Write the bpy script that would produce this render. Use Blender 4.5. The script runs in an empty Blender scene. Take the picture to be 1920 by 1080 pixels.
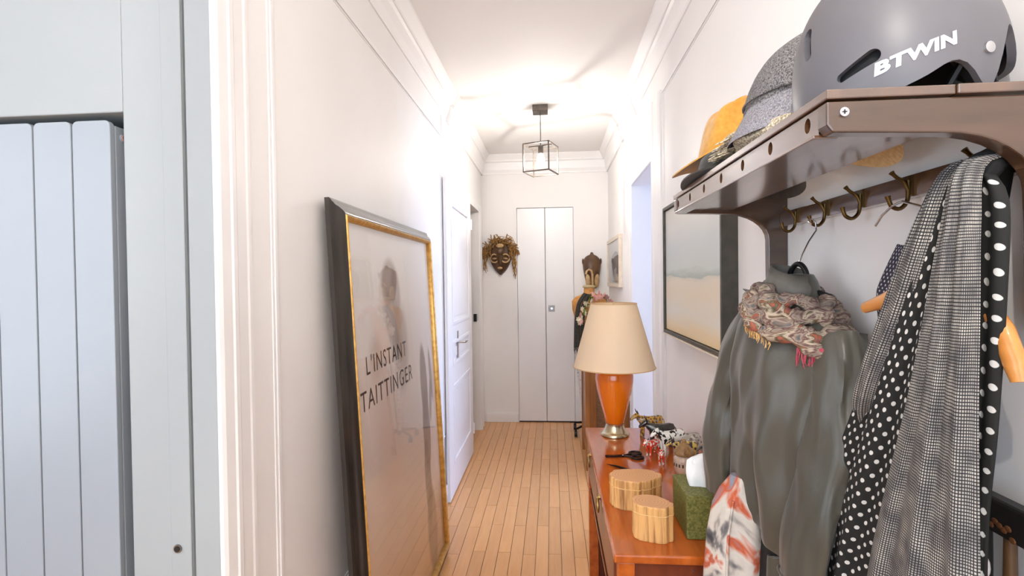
import bpy, bmesh, math, random
from mathutils import Vector, Matrix, noise
from mathutils.bvhtree import BVHTree
random.seed(7)
PI = math.pi
scene = bpy.context.scene
COL = scene.collection

# ------------------------------------------------------------------ camera
F_PX = 950.0
cam_d = bpy.data.cameras.new('camera')
cam_d.sensor_width = 36.0
cam_d.lens = F_PX / 1920.0 * 36.0
cam_d.clip_start = 0.02
cam = bpy.data.objects.new('camera', cam_d)
COL.objects.link(cam)
yaw, pitch, roll = math.radians(4.525), math.radians(0.845), math.radians(0.75)
fw = Vector((-math.sin(yaw), math.cos(yaw), 0)); rt = Vector((math.cos(yaw), math.sin(yaw), 0)); up = Vector((0, 0, 1))
f2 = fw * math.cos(pitch) - up * math.sin(pitch)
u2 = up * math.cos(pitch) + fw * math.sin(pitch)
r3 = rt * math.cos(roll) - u2 * math.sin(roll)
u3 = u2 * math.cos(roll) + rt * math.sin(roll)
m = Matrix(((r3.x, u3.x, -f2.x), (r3.y, u3.y, -f2.y), (r3.z, u3.z, -f2.z))).to_4x4()
m.translation = Vector((0, 0, 1.359))
cam.matrix_world = m
scene.camera = cam

# ------------------------------------------------------------------ world, lights, exposure
w = bpy.data.worlds.new('sky'); scene.world = w
w.use_nodes = True
w.node_tree.nodes['Background'].inputs[0].default_value = (0.72, 0.82, 1.0, 1)
w.node_tree.nodes['Background'].inputs[1].default_value = 1.0
vs = scene.view_settings
vs.view_transform = 'Standard'; vs.look = 'None'; vs.gamma = 1.0; vs.use_curve_mapping = False
vs.exposure = 1.15

def area(name, loc, rot, sx, sy, power, color, spread=180):
    l = bpy.data.lights.new(name, 'AREA'); l.shape = 'RECTANGLE'; l.size = sx; l.size_y = sy
    l.energy = power; l.color = color; l.spread = math.radians(spread)
    o = bpy.data.objects.new(name, l); COL.objects.link(o)
    o.location = loc; o.rotation_euler = rot
    return o
# daylight entering through the windows behind the camera and of the side room
area('window_daylight_entrance', (-0.85, -2.34, 1.45), (PI / 2, 0, 0), 2.5, 1.9, 18, (0.74, 0.86, 1.0))
area('added_fill_entrance_side', (-2.63, -0.6, 1.45), (0, -PI / 2, 0), 1.6, 1.8, 10, (0.86, 0.93, 1.0))  # added fill from the left, meant for the coat rack wall
area('window_daylight_side_room', (3.05, 3.1, 1.45), (0, PI / 2, 0), 1.7, 1.9, 44, (0.36, 0.54, 1.0))

# ------------------------------------------------------------------ helpers
class MB:
    def __init__(s):
        s.v = []; s.f = []; s.uv = {}
    def add(s, vs_, fs):
        b = len(s.v); s.v += [tuple(p) for p in vs_]; s.f += [tuple(i + b for i in f) for f in fs]
        return s
    def box(s, x0, x1, y0, y1, z0, z1):
        v = [(x0, y0, z0), (x1, y0, z0), (x1, y1, z0), (x0, y1, z0), (x0, y0, z1), (x1, y0, z1), (x1, y1, z1), (x0, y1, z1)]
        return s.add(v, [(0, 3, 2, 1), (4, 5, 6, 7), (0, 1, 5, 4), (1, 2, 6, 5), (2, 3, 7, 6), (3, 0, 4, 7)])
    def prism(s, poly, axis, a, b):
        """poly: 2D points; axis 'x': (y,z), 'y': (x,z), 'z': (x,y)"""
        def P(p, t):
            return {'x': (t, p[0], p[1]), 'y': (p[0], t, p[1]), 'z': (p[0], p[1], t)}[axis]
        n = len(poly)
        v = [P(p, a) for p in poly] + [P(p, b) for p in poly]
        f = [tuple(range(n - 1, -1, -1)), tuple(range(n, 2 * n))]
        f += [(i, (i + 1) % n, n + (i + 1) % n, n + i) for i in range(n)]
        return s.add(v, f)
    def tube(s, pts, r, n=8, closed=False, cap=True):
        pts = [Vector(p) for p in pts]; k = len(pts)
        rr = r if isinstance(r, (list, tuple)) else [r] * k
        v = []; f = []
        nrm = None
        for i, p in enumerate(pts):
            if closed:
                t = pts[(i + 1) % k] - pts[i - 1]
            else:
                t = pts[min(i + 1, k - 1)] - pts[max(i - 1, 0)]
            t.normalize()
            if nrm is None:
                a = Vector((0, 0, 1)) if abs(t.z) < 0.9 else Vector((1, 0, 0))
                nrm = t.cross(a).normalized()
            else:
                nrm = (nrm - t * nrm.dot(t))
                nrm = nrm.normalized() if nrm.length > 1e-6 else t.orthogonal().normalized()
            b = t.cross(nrm)
            for j in range(n):
                a = 2 * PI * j / n
                v.append(p + (nrm * math.cos(a) + b * math.sin(a)) * rr[i])
        rng = k if closed else k - 1
        for i in range(rng):
            for j in range(n):
                i2 = (i + 1) % k
                f.append((i * n + j, i * n + (j + 1) % n, i2 * n + (j + 1) % n, i2 * n + j))
        if cap and not closed:
            f.append(tuple(range(n - 1, -1, -1))); f.append(tuple((k - 1) * n + j for j in range(n)))
        return s.add(v, f)
    def loft(s, rings, capa=True, capb=True):
        n = len(rings[0]); v = [p for r in rings for p in r]; f = []
        for i in range(len(rings) - 1):
            for j in range(n):
                f.append((i * n + j, i * n + (j + 1) % n, (i + 1) * n + (j + 1) % n, (i + 1) * n + j))
        if capa: f.append(tuple(range(n - 1, -1, -1)))
        if capb: f.append(tuple((len(rings) - 1) * n + j for j in range(n)))
        return s.add(v, f)
    def lathe(s, prof, n=32, c=(0, 0, 0), capa=True, capb=True):
        return s.loft([[(c[0] + r * math.cos(2 * PI * j / n), c[1] + r * math.sin(2 * PI * j / n), c[2] + z) for j in range(n)] for r, z in prof], capa, capb)
    def ball(s, c, rx, ry=None, rz=None, nu=16, nv=10):
        ry = ry or rx; rz = rz or rx
        rings = []
        for i in range(nv + 1):
            a = -PI / 2 + PI * i / nv
            k = max(math.cos(a), 0.02)
            rings.append([(c[0] + rx * k * math.cos(2 * PI * j / nu), c[1] + ry * k * math.sin(2 * PI * j / nu), c[2] + rz * math.sin(a)) for j in range(nu)])
        return s.loft(rings)
    def xform(s, M):
        s.v = [tuple(M @ Vector(p)) for p in s.v]; return s

def link(name, me, mat, parent=None, smooth=False, bevel=0, seg=2, local=False):
    o = bpy.data.objects.new(name, me); COL.objects.link(o)
    if mat and not me.materials: me.materials.append(mat)
    if smooth:
        for p in me.polygons: p.use_smooth = True
    if bevel:
        b = o.modifiers.new('bevel', 'BEVEL'); b.width = bevel; b.segments = seg; b.limit_method = 'ANGLE'; b.angle_limit = math.radians(40)
    if parent is not None:
        o.parent = parent
        if not local and parent.type == 'EMPTY' and parent.parent is None:
            o.matrix_parent_inverse = Matrix.Translation(-Vector(parent.location))
    return o
def build(mb, name, mat, parent=None, smooth=False, bevel=0, seg=2, local=False):
    me = bpy.data.meshes.new(name)
    me.from_pydata([tuple(p) for p in mb.v], [], mb.f); me.validate(); 
    bm = bmesh.new(); bm.from_mesh(me); bmesh.ops.recalc_face_normals(bm, faces=bm.faces); bm.to_mesh(me); bm.free()
    o = link(name, me, mat, parent, smooth, bevel, seg, local)
    if smooth and not bevel:
        me.update()
        try: me.set_sharp_from_angle(angle=math.radians(50))
        except Exception: pass
    return o
def tag(o, label, cat=None, group=None, kind=None):
    o['label'] = label
    if cat: o['category'] = cat
    if group: o['group'] = group
    if kind: o['kind'] = kind
    return o
def thing(name, label, cat, loc=(0, 0, 0), group=None):
    o = bpy.data.objects.new(name, None); COL.objects.link(o); o.location = loc; o.empty_display_size = 0.05
    return tag(o, label, cat, group)
def setting(name, label, loc=(0, 0, 0)):
    o = bpy.data.objects.new(name, None); COL.objects.link(o); o.location = loc; o.empty_display_size = 0.05
    return tag(o, label, kind='structure')
def copy_tree(o, parent=None):
    c = o.copy(); COL.objects.link(c); c.parent = parent; c.matrix_parent_inverse = o.matrix_parent_inverse.copy()
    for ch in o.children: copy_tree(ch, c)
    return c

# ------------------------------------------------------------------ materials
def _srgb(c):
    return tuple(((x / 255.0) / 12.92 if x / 255.0 <= 0.04045 else ((x / 255.0 + 0.055) / 1.055) ** 2.4) for x in c) + (1.0,)
def mat(name, c1, c2=None, rough=0.5, metal=0.0, scale=30.0, stretch=(1, 1, 1), bump=0.0, bscale=None, coat=0.0, sheen=0.0, detail=4.0, contrast=(0.35, 0.65), rand=0.0, coord='Object', spec=0.5, coat_r=0.08, coat_ior=1.5):
    m_ = bpy.data.materials.new(name); m_.use_nodes = True
    nt = m_.node_tree; N = nt.nodes; L = nt.links; p = N['Principled BSDF']
    p.inputs['Roughness'].default_value = rough; p.inputs['Metallic'].default_value = metal
    p.inputs['Specular IOR Level'].default_value = spec
    if coat: p.inputs['Coat Weight'].default_value = coat; p.inputs['Coat Roughness'].default_value = coat_r; p.inputs['Coat IOR'].default_value = coat_ior
    if sheen: p.inputs['Sheen Weight'].default_value = sheen; p.inputs['Sheen Roughness'].default_value = 0.5
    a = _srgb(c1); b = _srgb(c2 or c1)
    tc = N.new('ShaderNodeTexCoord'); mp = N.new('ShaderNodeMapping'); mp.inputs['Scale'].default_value = stretch
    L.new(tc.outputs[coord], mp.inputs['Vector'])
    vec = mp.outputs['Vector']
    oi = None
    if rand:
        oi = N.new('ShaderNodeObjectInfo'); ad = N.new('ShaderNodeVectorMath'); ad.operation = 'ADD'
        ml = N.new('ShaderNodeMath'); ml.operation = 'MULTIPLY'; ml.inputs[1].default_value = 37.0
        L.new(oi.outputs['Random'], ml.inputs[0]); L.new(vec, ad.inputs[0]); L.new(ml.outputs[0], ad.inputs[1]); vec = ad.outputs[0]
    ns = N.new('ShaderNodeTexNoise'); ns.inputs['Scale'].default_value = scale; ns.inputs['Detail'].default_value = detail
    L.new(vec, ns.inputs['Vector'])
    cr = N.new('ShaderNodeValToRGB'); cr.color_ramp.elements[0].position = contrast[0]; cr.color_ramp.elements[1].position = contrast[1]
    cr.color_ramp.elements[0].color = a; cr.color_ramp.elements[1].color = b
    L.new(ns.outputs['Fac'], cr.inputs['Fac'])
    out = cr.outputs['Color']
    if rand:
        hs = N.new('ShaderNodeHueSaturation'); mr = N.new('ShaderNodeMapRange')
        mr.inputs['To Min'].default_value = 1 - rand; mr.inputs['To Max'].default_value = 1 + rand
        L.new(oi.outputs['Random'], mr.inputs['Value']); L.new(mr.outputs['Result'], hs.inputs['Value']); L.new(out, hs.inputs['Color']); out = hs.outputs['Color']
    L.new(out, p.inputs['Base Color'])
    if bump:
        n2 = N.new('ShaderNodeTexNoise'); n2.inputs['Scale'].default_value = bscale or scale; n2.inputs['Detail'].default_value = 3
        L.new(vec, n2.inputs['Vector'])
        bp = N.new('ShaderNodeBump'); bp.inputs['Strength'].default_value = bump; bp.inputs['Distance'].default_value = 0.004
        L.new(n2.outputs['Fac'], bp.inputs['Height']); L.new(bp.outputs['Normal'], p.inputs['Normal'])
    return m_
def emit(name, c, s):
    m_ = bpy.data.materials.new(name); m_.use_nodes = True; nt = m_.node_tree
    p = nt.nodes['Principled BSDF']; p.inputs['Base Color'].default_value = _srgb(c)
    p.inputs['Emission Color'].default_value = _srgb(c); p.inputs['Emission Strength'].default_value = s
    return m_
def glass(name, tint=(1, 1, 1), ior=1.45):
    m_ = bpy.data.materials.new(name); m_.use_nodes = True; nt = m_.node_tree; N = nt.nodes; L = nt.links
    out = N['Material Output']; N.remove(N['Principled BSDF'])
    tr = N.new('ShaderNodeBsdfTransparent'); tr.inputs[0].default_value = tint + (1,)
    gl = N.new('ShaderNodeBsdfGlossy'); gl.inputs['Roughness'].default_value = 0.02
    lw = N.new('ShaderNodeLayerWeight'); lw.inputs['Blend'].default_value = 0.5
    pw = N.new('ShaderNodeMath'); pw.operation = 'POWER'; pw.inputs[1].default_value = 4.0; L.new(lw.outputs['Facing'], pw.inputs[0])
    ml = N.new('ShaderNodeMath'); ml.operation = 'MULTIPLY_ADD'; ml.inputs[1].default_value = 0.55; ml.inputs[2].default_value = ior - 1.43 if ior > 1.43 else 0.025; L.new(pw.outputs[0], ml.inputs[0])
    mx = N.new('ShaderNodeMixShader'); L.new(ml.outputs[0], mx.inputs[0]); L.new(tr.outputs[0], mx.inputs[1]); L.new(gl.outputs[0], mx.inputs[2])
    L.new(mx.outputs[0], out.inputs['Surface'])
    return m_

M = {}
M['wall'] = mat('warm_white_paint', (246, 243, 240), (243, 240, 237), 0.55, bump=0.04, bscale=180, scale=3)
M['ceil'] = mat('ceiling_paint', (245, 242, 239), (243, 240, 236), 0.7, scale=2)
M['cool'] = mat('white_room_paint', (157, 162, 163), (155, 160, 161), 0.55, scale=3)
M['trim'] = mat('white_gloss_trim', (246, 244, 242), (244, 242, 240), 0.35, scale=5)
M['dooru'] = mat('white_door_paint', (245, 243, 242), (243, 241, 240), 0.32, scale=5)
M['dark_gap'] = mat('dark_gap', (46, 42, 40), rough=0.9)
M['plank'] = mat('oak_plank', (222, 160, 102), (234, 178, 120), 0.30, scale=12, stretch=(5, 0.5, 5), bump=0.03, bscale=40, rand=0.09, coat=0.15, contrast=(0.2, 0.8))
M['subfloor'] = mat('dark_subfloor', (70, 42, 22), (90, 55, 30), 0.8)
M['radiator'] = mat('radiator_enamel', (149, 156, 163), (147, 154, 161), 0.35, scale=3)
M['chrome'] = mat('chrome', (200, 200, 202), rough=0.18, metal=1.0)
M['brushed'] = mat('brushed_steel', (150, 148, 144), (120, 118, 115), 0.35, metal=1.0, scale=60)
M['black'] = mat('black_plastic', (14, 14, 15), rough=0.5)
# ------------------------------------------------------------------ the setting
XL, XR, YE, H = -0.665, 0.535, 4.84, 2.55
YF = 0.97          # front face of the entrance-room wall

# floor: boards of the corridor one by one, plain slab under everything
fl = setting('floor', 'honey oak strip parquet floor running down the corridor')
build(MB().box(-2.75, XR + 0.1, -2.45, 5.2, -0.06, -0.012), 'subfloor', M['subfloor'], fl)
build(MB().box(-2.65, XR, -2.35, 0.30, -0.012, 0.0), 'entrance_parquet', M['plank'], fl)
build(MB().box(XR, 3.1, 1.9, 4.4, -0.012, 0.0), 'side_room_parquet', M['plank'], fl)
build(MB().box(-1.65, XL, 3.5, 4.9, -0.012, 0.0), 'doorway_parquet', M['plank'], fl)
PW, PL = 0.0632, 0.52
pm = None
ncol = 19
rr = random.Random(3)
plank_meshes = {}
for c in range(ncol):
    x0 = XL + c * PW
    y = 0.30; first = 0.12 + (0.26 if c % 2 else 0.0) + rr.uniform(-0.03, 0.03)
    k = 0
    while y < YE - 0.001:
        ln = first if k == 0 else PL
        ln = min(ln, YE - y)
        if ln < 0.02: break
        key = round(ln, 4)
        if key not in plank_meshes:
            me = bpy.data.meshes.new('plank')
            b = MB().box(0.0011, PW - 0.0011, 0.0011, ln - 0.0011, -0.012, 0.0)
            me.from_pydata(b.v, [], b.f); me.materials.append(M['plank']); plank_meshes[key] = me
        o = bpy.data.objects.new('plank', plank_meshes[key]); COL.objects.link(o); o.parent = fl
        o.location = (x0, y, rr.uniform(-0.0006, 0.0))
        y += ln; k += 1

tag(build(MB().box(-2.75, 3.2, -2.45, 5.2, H, H + 0.1), 'ceiling', M['ceil']), 'smooth warm white ceiling over the corridor', kind='structure')

# left corridor wall with the far doorway
DO0, DO1, DOH = 3.95, 4.56, 1.985
b = MB()
b.box(XL - 0.12, XL, YF + 0.02, DO0, 0, H)
b.box(XL - 0.12, XL, DO1, YE + 0.12, 0, H)
b.box(XL - 0.12, XL, DO0, DO1, DOH, H)
tag(build(b, 'wall_left', M['wall']), 'warm white corridor wall behind the leaning framed poster', kind='structure')
b = MB(); b.box(-1.70, -1.60, 3.4, 5.0, 0, H); b.box(-1.60, XL - 0.12, 3.4, 3.5, 0, H); b.box(-1.60, XL - 0.12, 4.9, 5.0, 0, H)
tag(build(b, 'wall_doorway_room', M['wall']), 'pale wall seen through the narrow far doorway', kind='structure')

# right corridor wall with the doorway to the daylit side room
RO0, RO1, ROH = 2.69, 3.40, 1.975
b = MB()
b.box(XR, XR + 0.14, -2.35, RO0, 0, H)
b.box(XR, XR + 0.14, RO1, YE + 0.12, 0, H)
b.box(XR, XR + 0.14, RO0, RO1, ROH, H)
tag(build(b, 'wall_right', M['wall']), 'warm white corridor wall carrying the coat rack and the painting', kind='structure')
# side room shell, window towards +x
b = MB()
b.box(XR + 0.14, 3.2, 1.8, 1.9, 0, H); b.box(XR + 0.14, 3.2, 4.4, 4.5, 0, H)
b.box(3.1, 3.2, 1.9, 2.2, 0, H); b.box(3.1, 3.2, 4.0, 4.4, 0, H); b.box(3.1, 3.2, 2.2, 4.0, 0, 0.45); b.box(3.1, 3.2, 2.2, 4.0, 2.42, H)
tag(build(b, 'wall_side_room', M['cool']), 'white wall of the daylit side room', kind='structure')
wn = setting('window_1', 'tall window of the daylit side room', (3.15, 3.1, 0.45))
b = MB()
for (y0, y1) in ((2.2, 2.26), (3.07, 3.13), (3.94, 4.0)): b.box(3.12, 3.17, y0, y1, 0.45, 2.42)
b.box(3.12, 3.17, 2.26, 3.94, 0.45, 0.52); b.box(3.12, 3.17, 2.26, 3.94, 2.36, 2.42)
build(b, 'window_frame', M['trim'], wn)

# end wall with the recess of the closet doors
DX0, DX1, DZ = -0.330, 0.207, 2.05
b = MB()
b.box(XL - 0.12, DX0, YE, YE + 0.12, 0, H); b.box(DX1, XR + 0.14, YE, YE + 0.12, 0, H); b.box(DX0, DX1, YE, YE + 0.12, DZ, H)
b.box(DX0, DX1, YE + 0.05, YE + 0.12, 0, DZ)
tag(build(b, 'wall_end', M['wall']), 'short warm white wall closing the corridor', kind='structure')

# entrance-room front wall with radiator niche
NX, NZ = -0.866, 1.712
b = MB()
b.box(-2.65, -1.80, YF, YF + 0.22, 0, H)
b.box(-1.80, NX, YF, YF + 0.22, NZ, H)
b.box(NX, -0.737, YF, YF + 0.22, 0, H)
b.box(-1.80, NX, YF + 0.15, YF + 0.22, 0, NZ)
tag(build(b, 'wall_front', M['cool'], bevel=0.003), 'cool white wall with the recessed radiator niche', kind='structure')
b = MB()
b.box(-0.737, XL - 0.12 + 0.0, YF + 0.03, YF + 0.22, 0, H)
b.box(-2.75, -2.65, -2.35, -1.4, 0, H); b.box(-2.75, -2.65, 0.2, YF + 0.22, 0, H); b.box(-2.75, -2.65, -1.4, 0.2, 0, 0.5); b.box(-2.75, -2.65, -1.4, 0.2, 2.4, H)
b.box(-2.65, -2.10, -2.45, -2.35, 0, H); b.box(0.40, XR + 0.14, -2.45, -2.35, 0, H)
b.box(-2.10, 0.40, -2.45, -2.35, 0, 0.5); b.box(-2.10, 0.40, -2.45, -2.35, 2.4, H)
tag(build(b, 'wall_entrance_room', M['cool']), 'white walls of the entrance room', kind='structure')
wn = setting('window_2', 'wide window of the entrance room', (-0.85, -2.4, 0.5))
b = MB()
for (x0, x1) in ((-2.1, -2.04), (-0.88, -0.82), (0.34, 0.40)): b.box(x0, x1, -2.43, -2.38, 0.5, 2.4)
b.box(-2.04, 0.34, -2.43, -2.38, 0.5, 0.57); b.box(-2.04, 0.34, -2.43, -2.38, 2.34, 2.4)
build(b, 'window_frame', M['trim'], wn)

wn = setting('added_window_3', 'added side window of the entrance room, unseen, for fill light', (-2.7, -0.6, 0.5))  # unseen window, added to go with the fill light on this side
b = MB()
for (y0, y1) in ((-1.4, -1.34), (-0.63, -0.57), (0.14, 0.2)): b.box(-2.72, -2.67, y0, y1, 0.5, 2.4)
b.box(-2.72, -2.67, -1.34, 0.14, 0.5, 0.57); b.box(-2.72, -2.67, -1.34, 0.14, 2.34, 2.4)
build(b, 'window_frame', M['trim'], wn)

# jamb strip, dark joint, and the casing at the mouth of the corridor
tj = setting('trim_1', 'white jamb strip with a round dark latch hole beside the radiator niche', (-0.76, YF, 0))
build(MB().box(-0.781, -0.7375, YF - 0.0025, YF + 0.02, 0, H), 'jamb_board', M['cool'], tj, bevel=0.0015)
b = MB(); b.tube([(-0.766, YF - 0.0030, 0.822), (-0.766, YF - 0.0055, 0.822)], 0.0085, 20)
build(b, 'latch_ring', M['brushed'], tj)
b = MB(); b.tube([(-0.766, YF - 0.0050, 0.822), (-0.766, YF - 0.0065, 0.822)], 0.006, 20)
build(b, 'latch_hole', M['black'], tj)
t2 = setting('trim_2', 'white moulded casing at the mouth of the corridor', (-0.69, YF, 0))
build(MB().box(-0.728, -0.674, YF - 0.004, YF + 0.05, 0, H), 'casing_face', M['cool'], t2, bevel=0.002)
prof = [(YF - 0.004, -0.674), (YF - 0.004, -0.666), (YF + 0.004, -0.662), (YF + 0.030, -0.660), (YF + 0.034, -0.657), (YF + 0.046, -0.657), (YF + 0.052, -0.660), (YF + 0.085, -0.661), (YF + 0.090, -0.659), (YF + 0.100, -0.659), (YF + 0.106, -0.664), (YF + 0.106, -0.674)]
build(MB().prism([(x, y) for y, x in prof], 'z', 0, H), 'casing_moulding', M['trim'], t2)

# cornices
def cornice_poly(xw, s, zb, dx=0.0):
    pts = [(0.0, zb), (0.006 + dx, zb), (0.008 + dx, zb + 0.012), (0.020 + dx, zb + 0.040), (0.030 + dx, 2.478), (0.040 + dx, 2.486), (0.046 + dx, 2.486), (0.046 + dx, 2.500), (0.060 + dx, 2.520), (0.074 + dx, 2.540), (0.078 + dx, 2.5495), (0.0, 2.5495)]
    return [(xw + s * p[0], p[1]) for p in pts]
n = 3
YS = 3.215
for side, xw, s in (('left', XL, 1), ('right', XR, -1)):
    o = build(MB().prism(cornice_poly(xw, s, 2.40), 'y', -2.3 if s < 0 else YF + 0.02, YS), 'trim_%d' % n, M['trim']); n += 1
    tag(o, 'stepped plaster cornice along the %s corridor wall, near length' % ('poster' if s > 0 else 'coat rack'), kind='structure')
    o = build(MB().prism(cornice_poly(xw, s, 2.372, 0.008), 'y', YS, YE), 'trim_%d' % n, M['trim']); n += 1
    tag(o, 'deeper plaster cornice along the %s corridor wall, far length' % ('poster' if s > 0 else 'doorway'), kind='structure')
o = build(MB().prism(cornice_poly(YE, -1, 2.372, 0.008), 'x', XL, XR), 'trim_%d' % n, M['trim']); n += 1
tag(o, 'plaster cornice along the end wall above the closet doors', kind='structure')

# panel beads on both walls
def bead(p, q, xw, s):
    """thin double bead between two (y,z) points on the wall x=xw"""
    b = MB()
    (y0, z0), (y1, z1) = p, q
    for off, wd, pr in ((0, 0.008, 0.003), (0.010, 0.012, 0.006), (0.024, 0.006, 0.0025)):
        if abs(z0 - z1) < 1e-6:
            x0, x1 = sorted((xw, xw + s * pr)); b.box(x0, x1, y0, y1, z0 - off - wd, z0 - off)
        else:
            x0, x1 = sorted((xw, xw + s * pr)); b.box(x0, x1, y0 + off, y0 + off + wd, z0, z1)
    return b
for xw, s, ya, yb, who in ((XL, 1, 1.155, 3.02, 'poster'), (XR, -1, -0.6, 2.44, 'coat rack')):
    t = setting('trim_%d' % n, 'thin raised panel bead framing the %s wall' % who, (xw, ya, 0.43)); n += 1
    build(bead((ya, 2.262), (yb + 0.03, 2.262), xw, s), 'top_bead', M['trim'], t, bevel=0.001)
    build(bead((ya, 0.434), (yb + 0.03, 0.434), xw, s), 'bottom_bead', M['trim'], t, bevel=0.001)
    build(bead((ya, 0.434), (ya, 2.232), xw, s), 'side_bead', M['trim'], t, bevel=0.001)
    build(bead((yb, 0.434), (yb, 2.232), xw, s), 'side_bead', M['trim'], t, bevel=0.001)

# door casings
def casing(name, label, xw, s, y0, y1, z1, depth=0.02):
    pr = [(y0, 0), (y0, depth * 0.6), (y0 + (y1 - y0) * 0.12, depth), (y0 + (y1 - y0) * 0.25, depth), (y0 + (y1 - y0) * 0.32, depth * 0.6), (y0 + (y1 - y0) * 0.8, depth * 0.55), (y0 + (y1 - y0) * 0.88, depth * 0.9), (y1, depth * 0.9), (y1, 0)]
    b = MB().prism([(xw + s * p[1], p[0]) for p in pr], 'z', 0, z1)
    return tag(build(b, name, M['trim']), label, kind='structure')
casing('trim_%d' % n, 'tall white moulded door casing beyond the leaning poster', XL, 1, 3.055, 3.215, 2.372, 0.012); n += 1
casing('trim_%d' % n, 'white moulded casing on the near side of the daylit doorway', XR, -1, 2.49, 2.69, 2.262, 0.018); n += 1
casing('trim_%d' % n, 'white casing on the far side of the daylit doorway', XR, -1, RO1, 3.52, ROH + 0.06, 0.012); n += 1
o = build(MB().box(XR - 0.012, XR, RO0, RO1, ROH, ROH + 0.06), 'trim_%d' % n, M['trim'], bevel=0.003); n += 1
tag(o, 'white header strip over the daylit doorway', kind='structure')
casing('trim_%d' % n, 'white casing of the narrow far doorway next to the end wall', XL, 1, DO1, 4.70, DOH + 0.07, 0.020); n += 1
o = build(MB().box(XL, XL + 0.014, DO0, DO1, DOH, DOH + 0.07), 'trim_%d' % n, M['trim'], bevel=0.003); n += 1
tag(o, 'white header strip over the narrow far doorway', kind='structure')
# baseboards
tag(build(MB().box(XL + 0.02, DX0 - 0.006, YE - 0.016, YE, 0, 0.085), 'baseboard_end', M['trim'], bevel=0.003), 'white baseboard left of the closet doors', kind='structure')
tag(build(MB().box(DX1 + 0.006, XR, YE - 0.016, YE, 0, 0.085), 'baseboard_end_corner', M['trim'], bevel=0.003), 'white baseboard under the long carved mask', kind='structure')
tag(build(MB().box(XL, XL + 0.014, YF + 0.11, 3.05, 0, 0.12), 'baseboard_left', M['trim'], bevel=0.003), 'white baseboard behind the leaning poster', kind='structure')
tag(build(MB().box(XR - 0.014, XR, -2.3, 2.48, 0, 0.12), 'baseboard_right', M['trim'], bevel=0.003), 'white baseboard behind the console', kind='structure')

# closet doors in the end wall
d1 = setting('door_1', 'pair of flush white closet doors in the end wall', (-0.06, YE, 0))
xm = -0.0615
for x0, x1 in ((DX0 + 0.003, xm - 0.004), (xm + 0.004, DX1 - 0.003)):
    build(MB().box(x0, x1, YE - 0.004, YE + 0.03, 0.012, DZ - 0.006), 'door_leaf', M['dooru'], d1, bevel=0.0015)
lk = build(MB().box(-0.036, 0.022, YE - 0.008, YE - 0.004, 1.058, 1.118), 'lock_plate', M['brushed'], d1, bevel=0.002)
b = MB(); b.tube([(-0.006, YE - 0.008, 1.088), (-0.006, YE - 0.016, 1.088)], 0.010, 16)
build(b, 'lock_cylinder', M['chrome'], lk, smooth=True)
for x in (xm - 0.03, xm + 0.045):
    b = MB(); b.tube([(x, YE - 0.004, 1.56), (x, YE - 0.012, 1.56)], 0.007, 12)
    build(b, 'knob', M['dooru'], d1)

# open panelled door leaf folded back against the poster wall
d2 = setting('door_2', 'white panelled door leaf standing open against the corridor wall', (-0.65, 3.94, 0))
LX, L0, L1, LZ = -0.632, 3.03, 3.945, 2.0
leaf = build(MB().box(-0.652, LX - 0.006, L0, L1, 0.01, LZ), 'door_leaf', M['dooru'], d2, bevel=0.002)
b = MB()
rails = [(0.01, 0.20), (0.70, 0.82), (0.98, 1.08), (1.86, LZ)]
for z0, z1 in rails: b.box(LX - 0.006, LX, L0 + 0.13, L1 - 0.13, z0, z1)
for y0, y1 in ((L0, L0 + 0.13), (L1 - 0.13, L1)): b.box(LX - 0.006, LX, y0, y1, 0.01, LZ)
build(b, 'stile_frame', M['dooru'], d2, bevel=0.0015)
for z0, z1 in ((0.20, 0.70), (0.82, 0.98), (1.08, 1.86)):
    b = MB(); ya, yb = L0 + 0.13, L1 - 0.13
    for (p0, p1, q0, q1) in ((ya, yb, z0, z0 + 0.022), (ya, yb, z1 - 0.022, z1), (ya, ya + 0.022, z0 + 0.022, z1 - 0.022), (yb - 0.022, yb, z0 + 0.022, z1 - 0.022)):
        b.box(LX - 0.006, LX + 0.006, p0, p1, q0, q1)
    b.box(LX - 0.006, LX - 0.001, ya + 0.05, yb - 0.05, z0 + 0.05, z1 - 0.05)
    build(b, 'panel', M['dooru'], d2, bevel=0.003)
hd = build(MB().box(LX, LX + 0.004, 3.335 - 0.02, 3.335 + 0.02, 0.85, 1.03), 'handle_plate', M['chrome'], d2, bevel=0.002)
b = MB(); b.tube([(LX + 0.002, 3.335, 0.955), (LX + 0.045, 3.335, 0.955), (LX + 0.050, 3.345, 0.955), (LX + 0.048, 3.44, 0.950)], [0.008, 0.008, 0.008, 0.006], 10)
build(b, 'lever', M['chrome'], hd, smooth=True)
for z in (0.20, 1.80):
    b = MB(); b.tube([(LX + 0.004, L1 - 0.005, z - 0.04), (LX + 0.004, L1 - 0.005, z + 0.04)], 0.008, 10)
    build(b, 'hinge', M['dooru'], d2, smooth=True)
b = MB().box(XL - 0.012, XL - 0.010, DO1 - 0.004, DO1 + 0.0, 1.0, 1.06); b.box(XL - 0.05, XL - 0.02, DO1 - 0.004, DO1 - 0.0005, 0.99, 1.06)
build(b, 'strike_plate', M['black'], d2)
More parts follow.
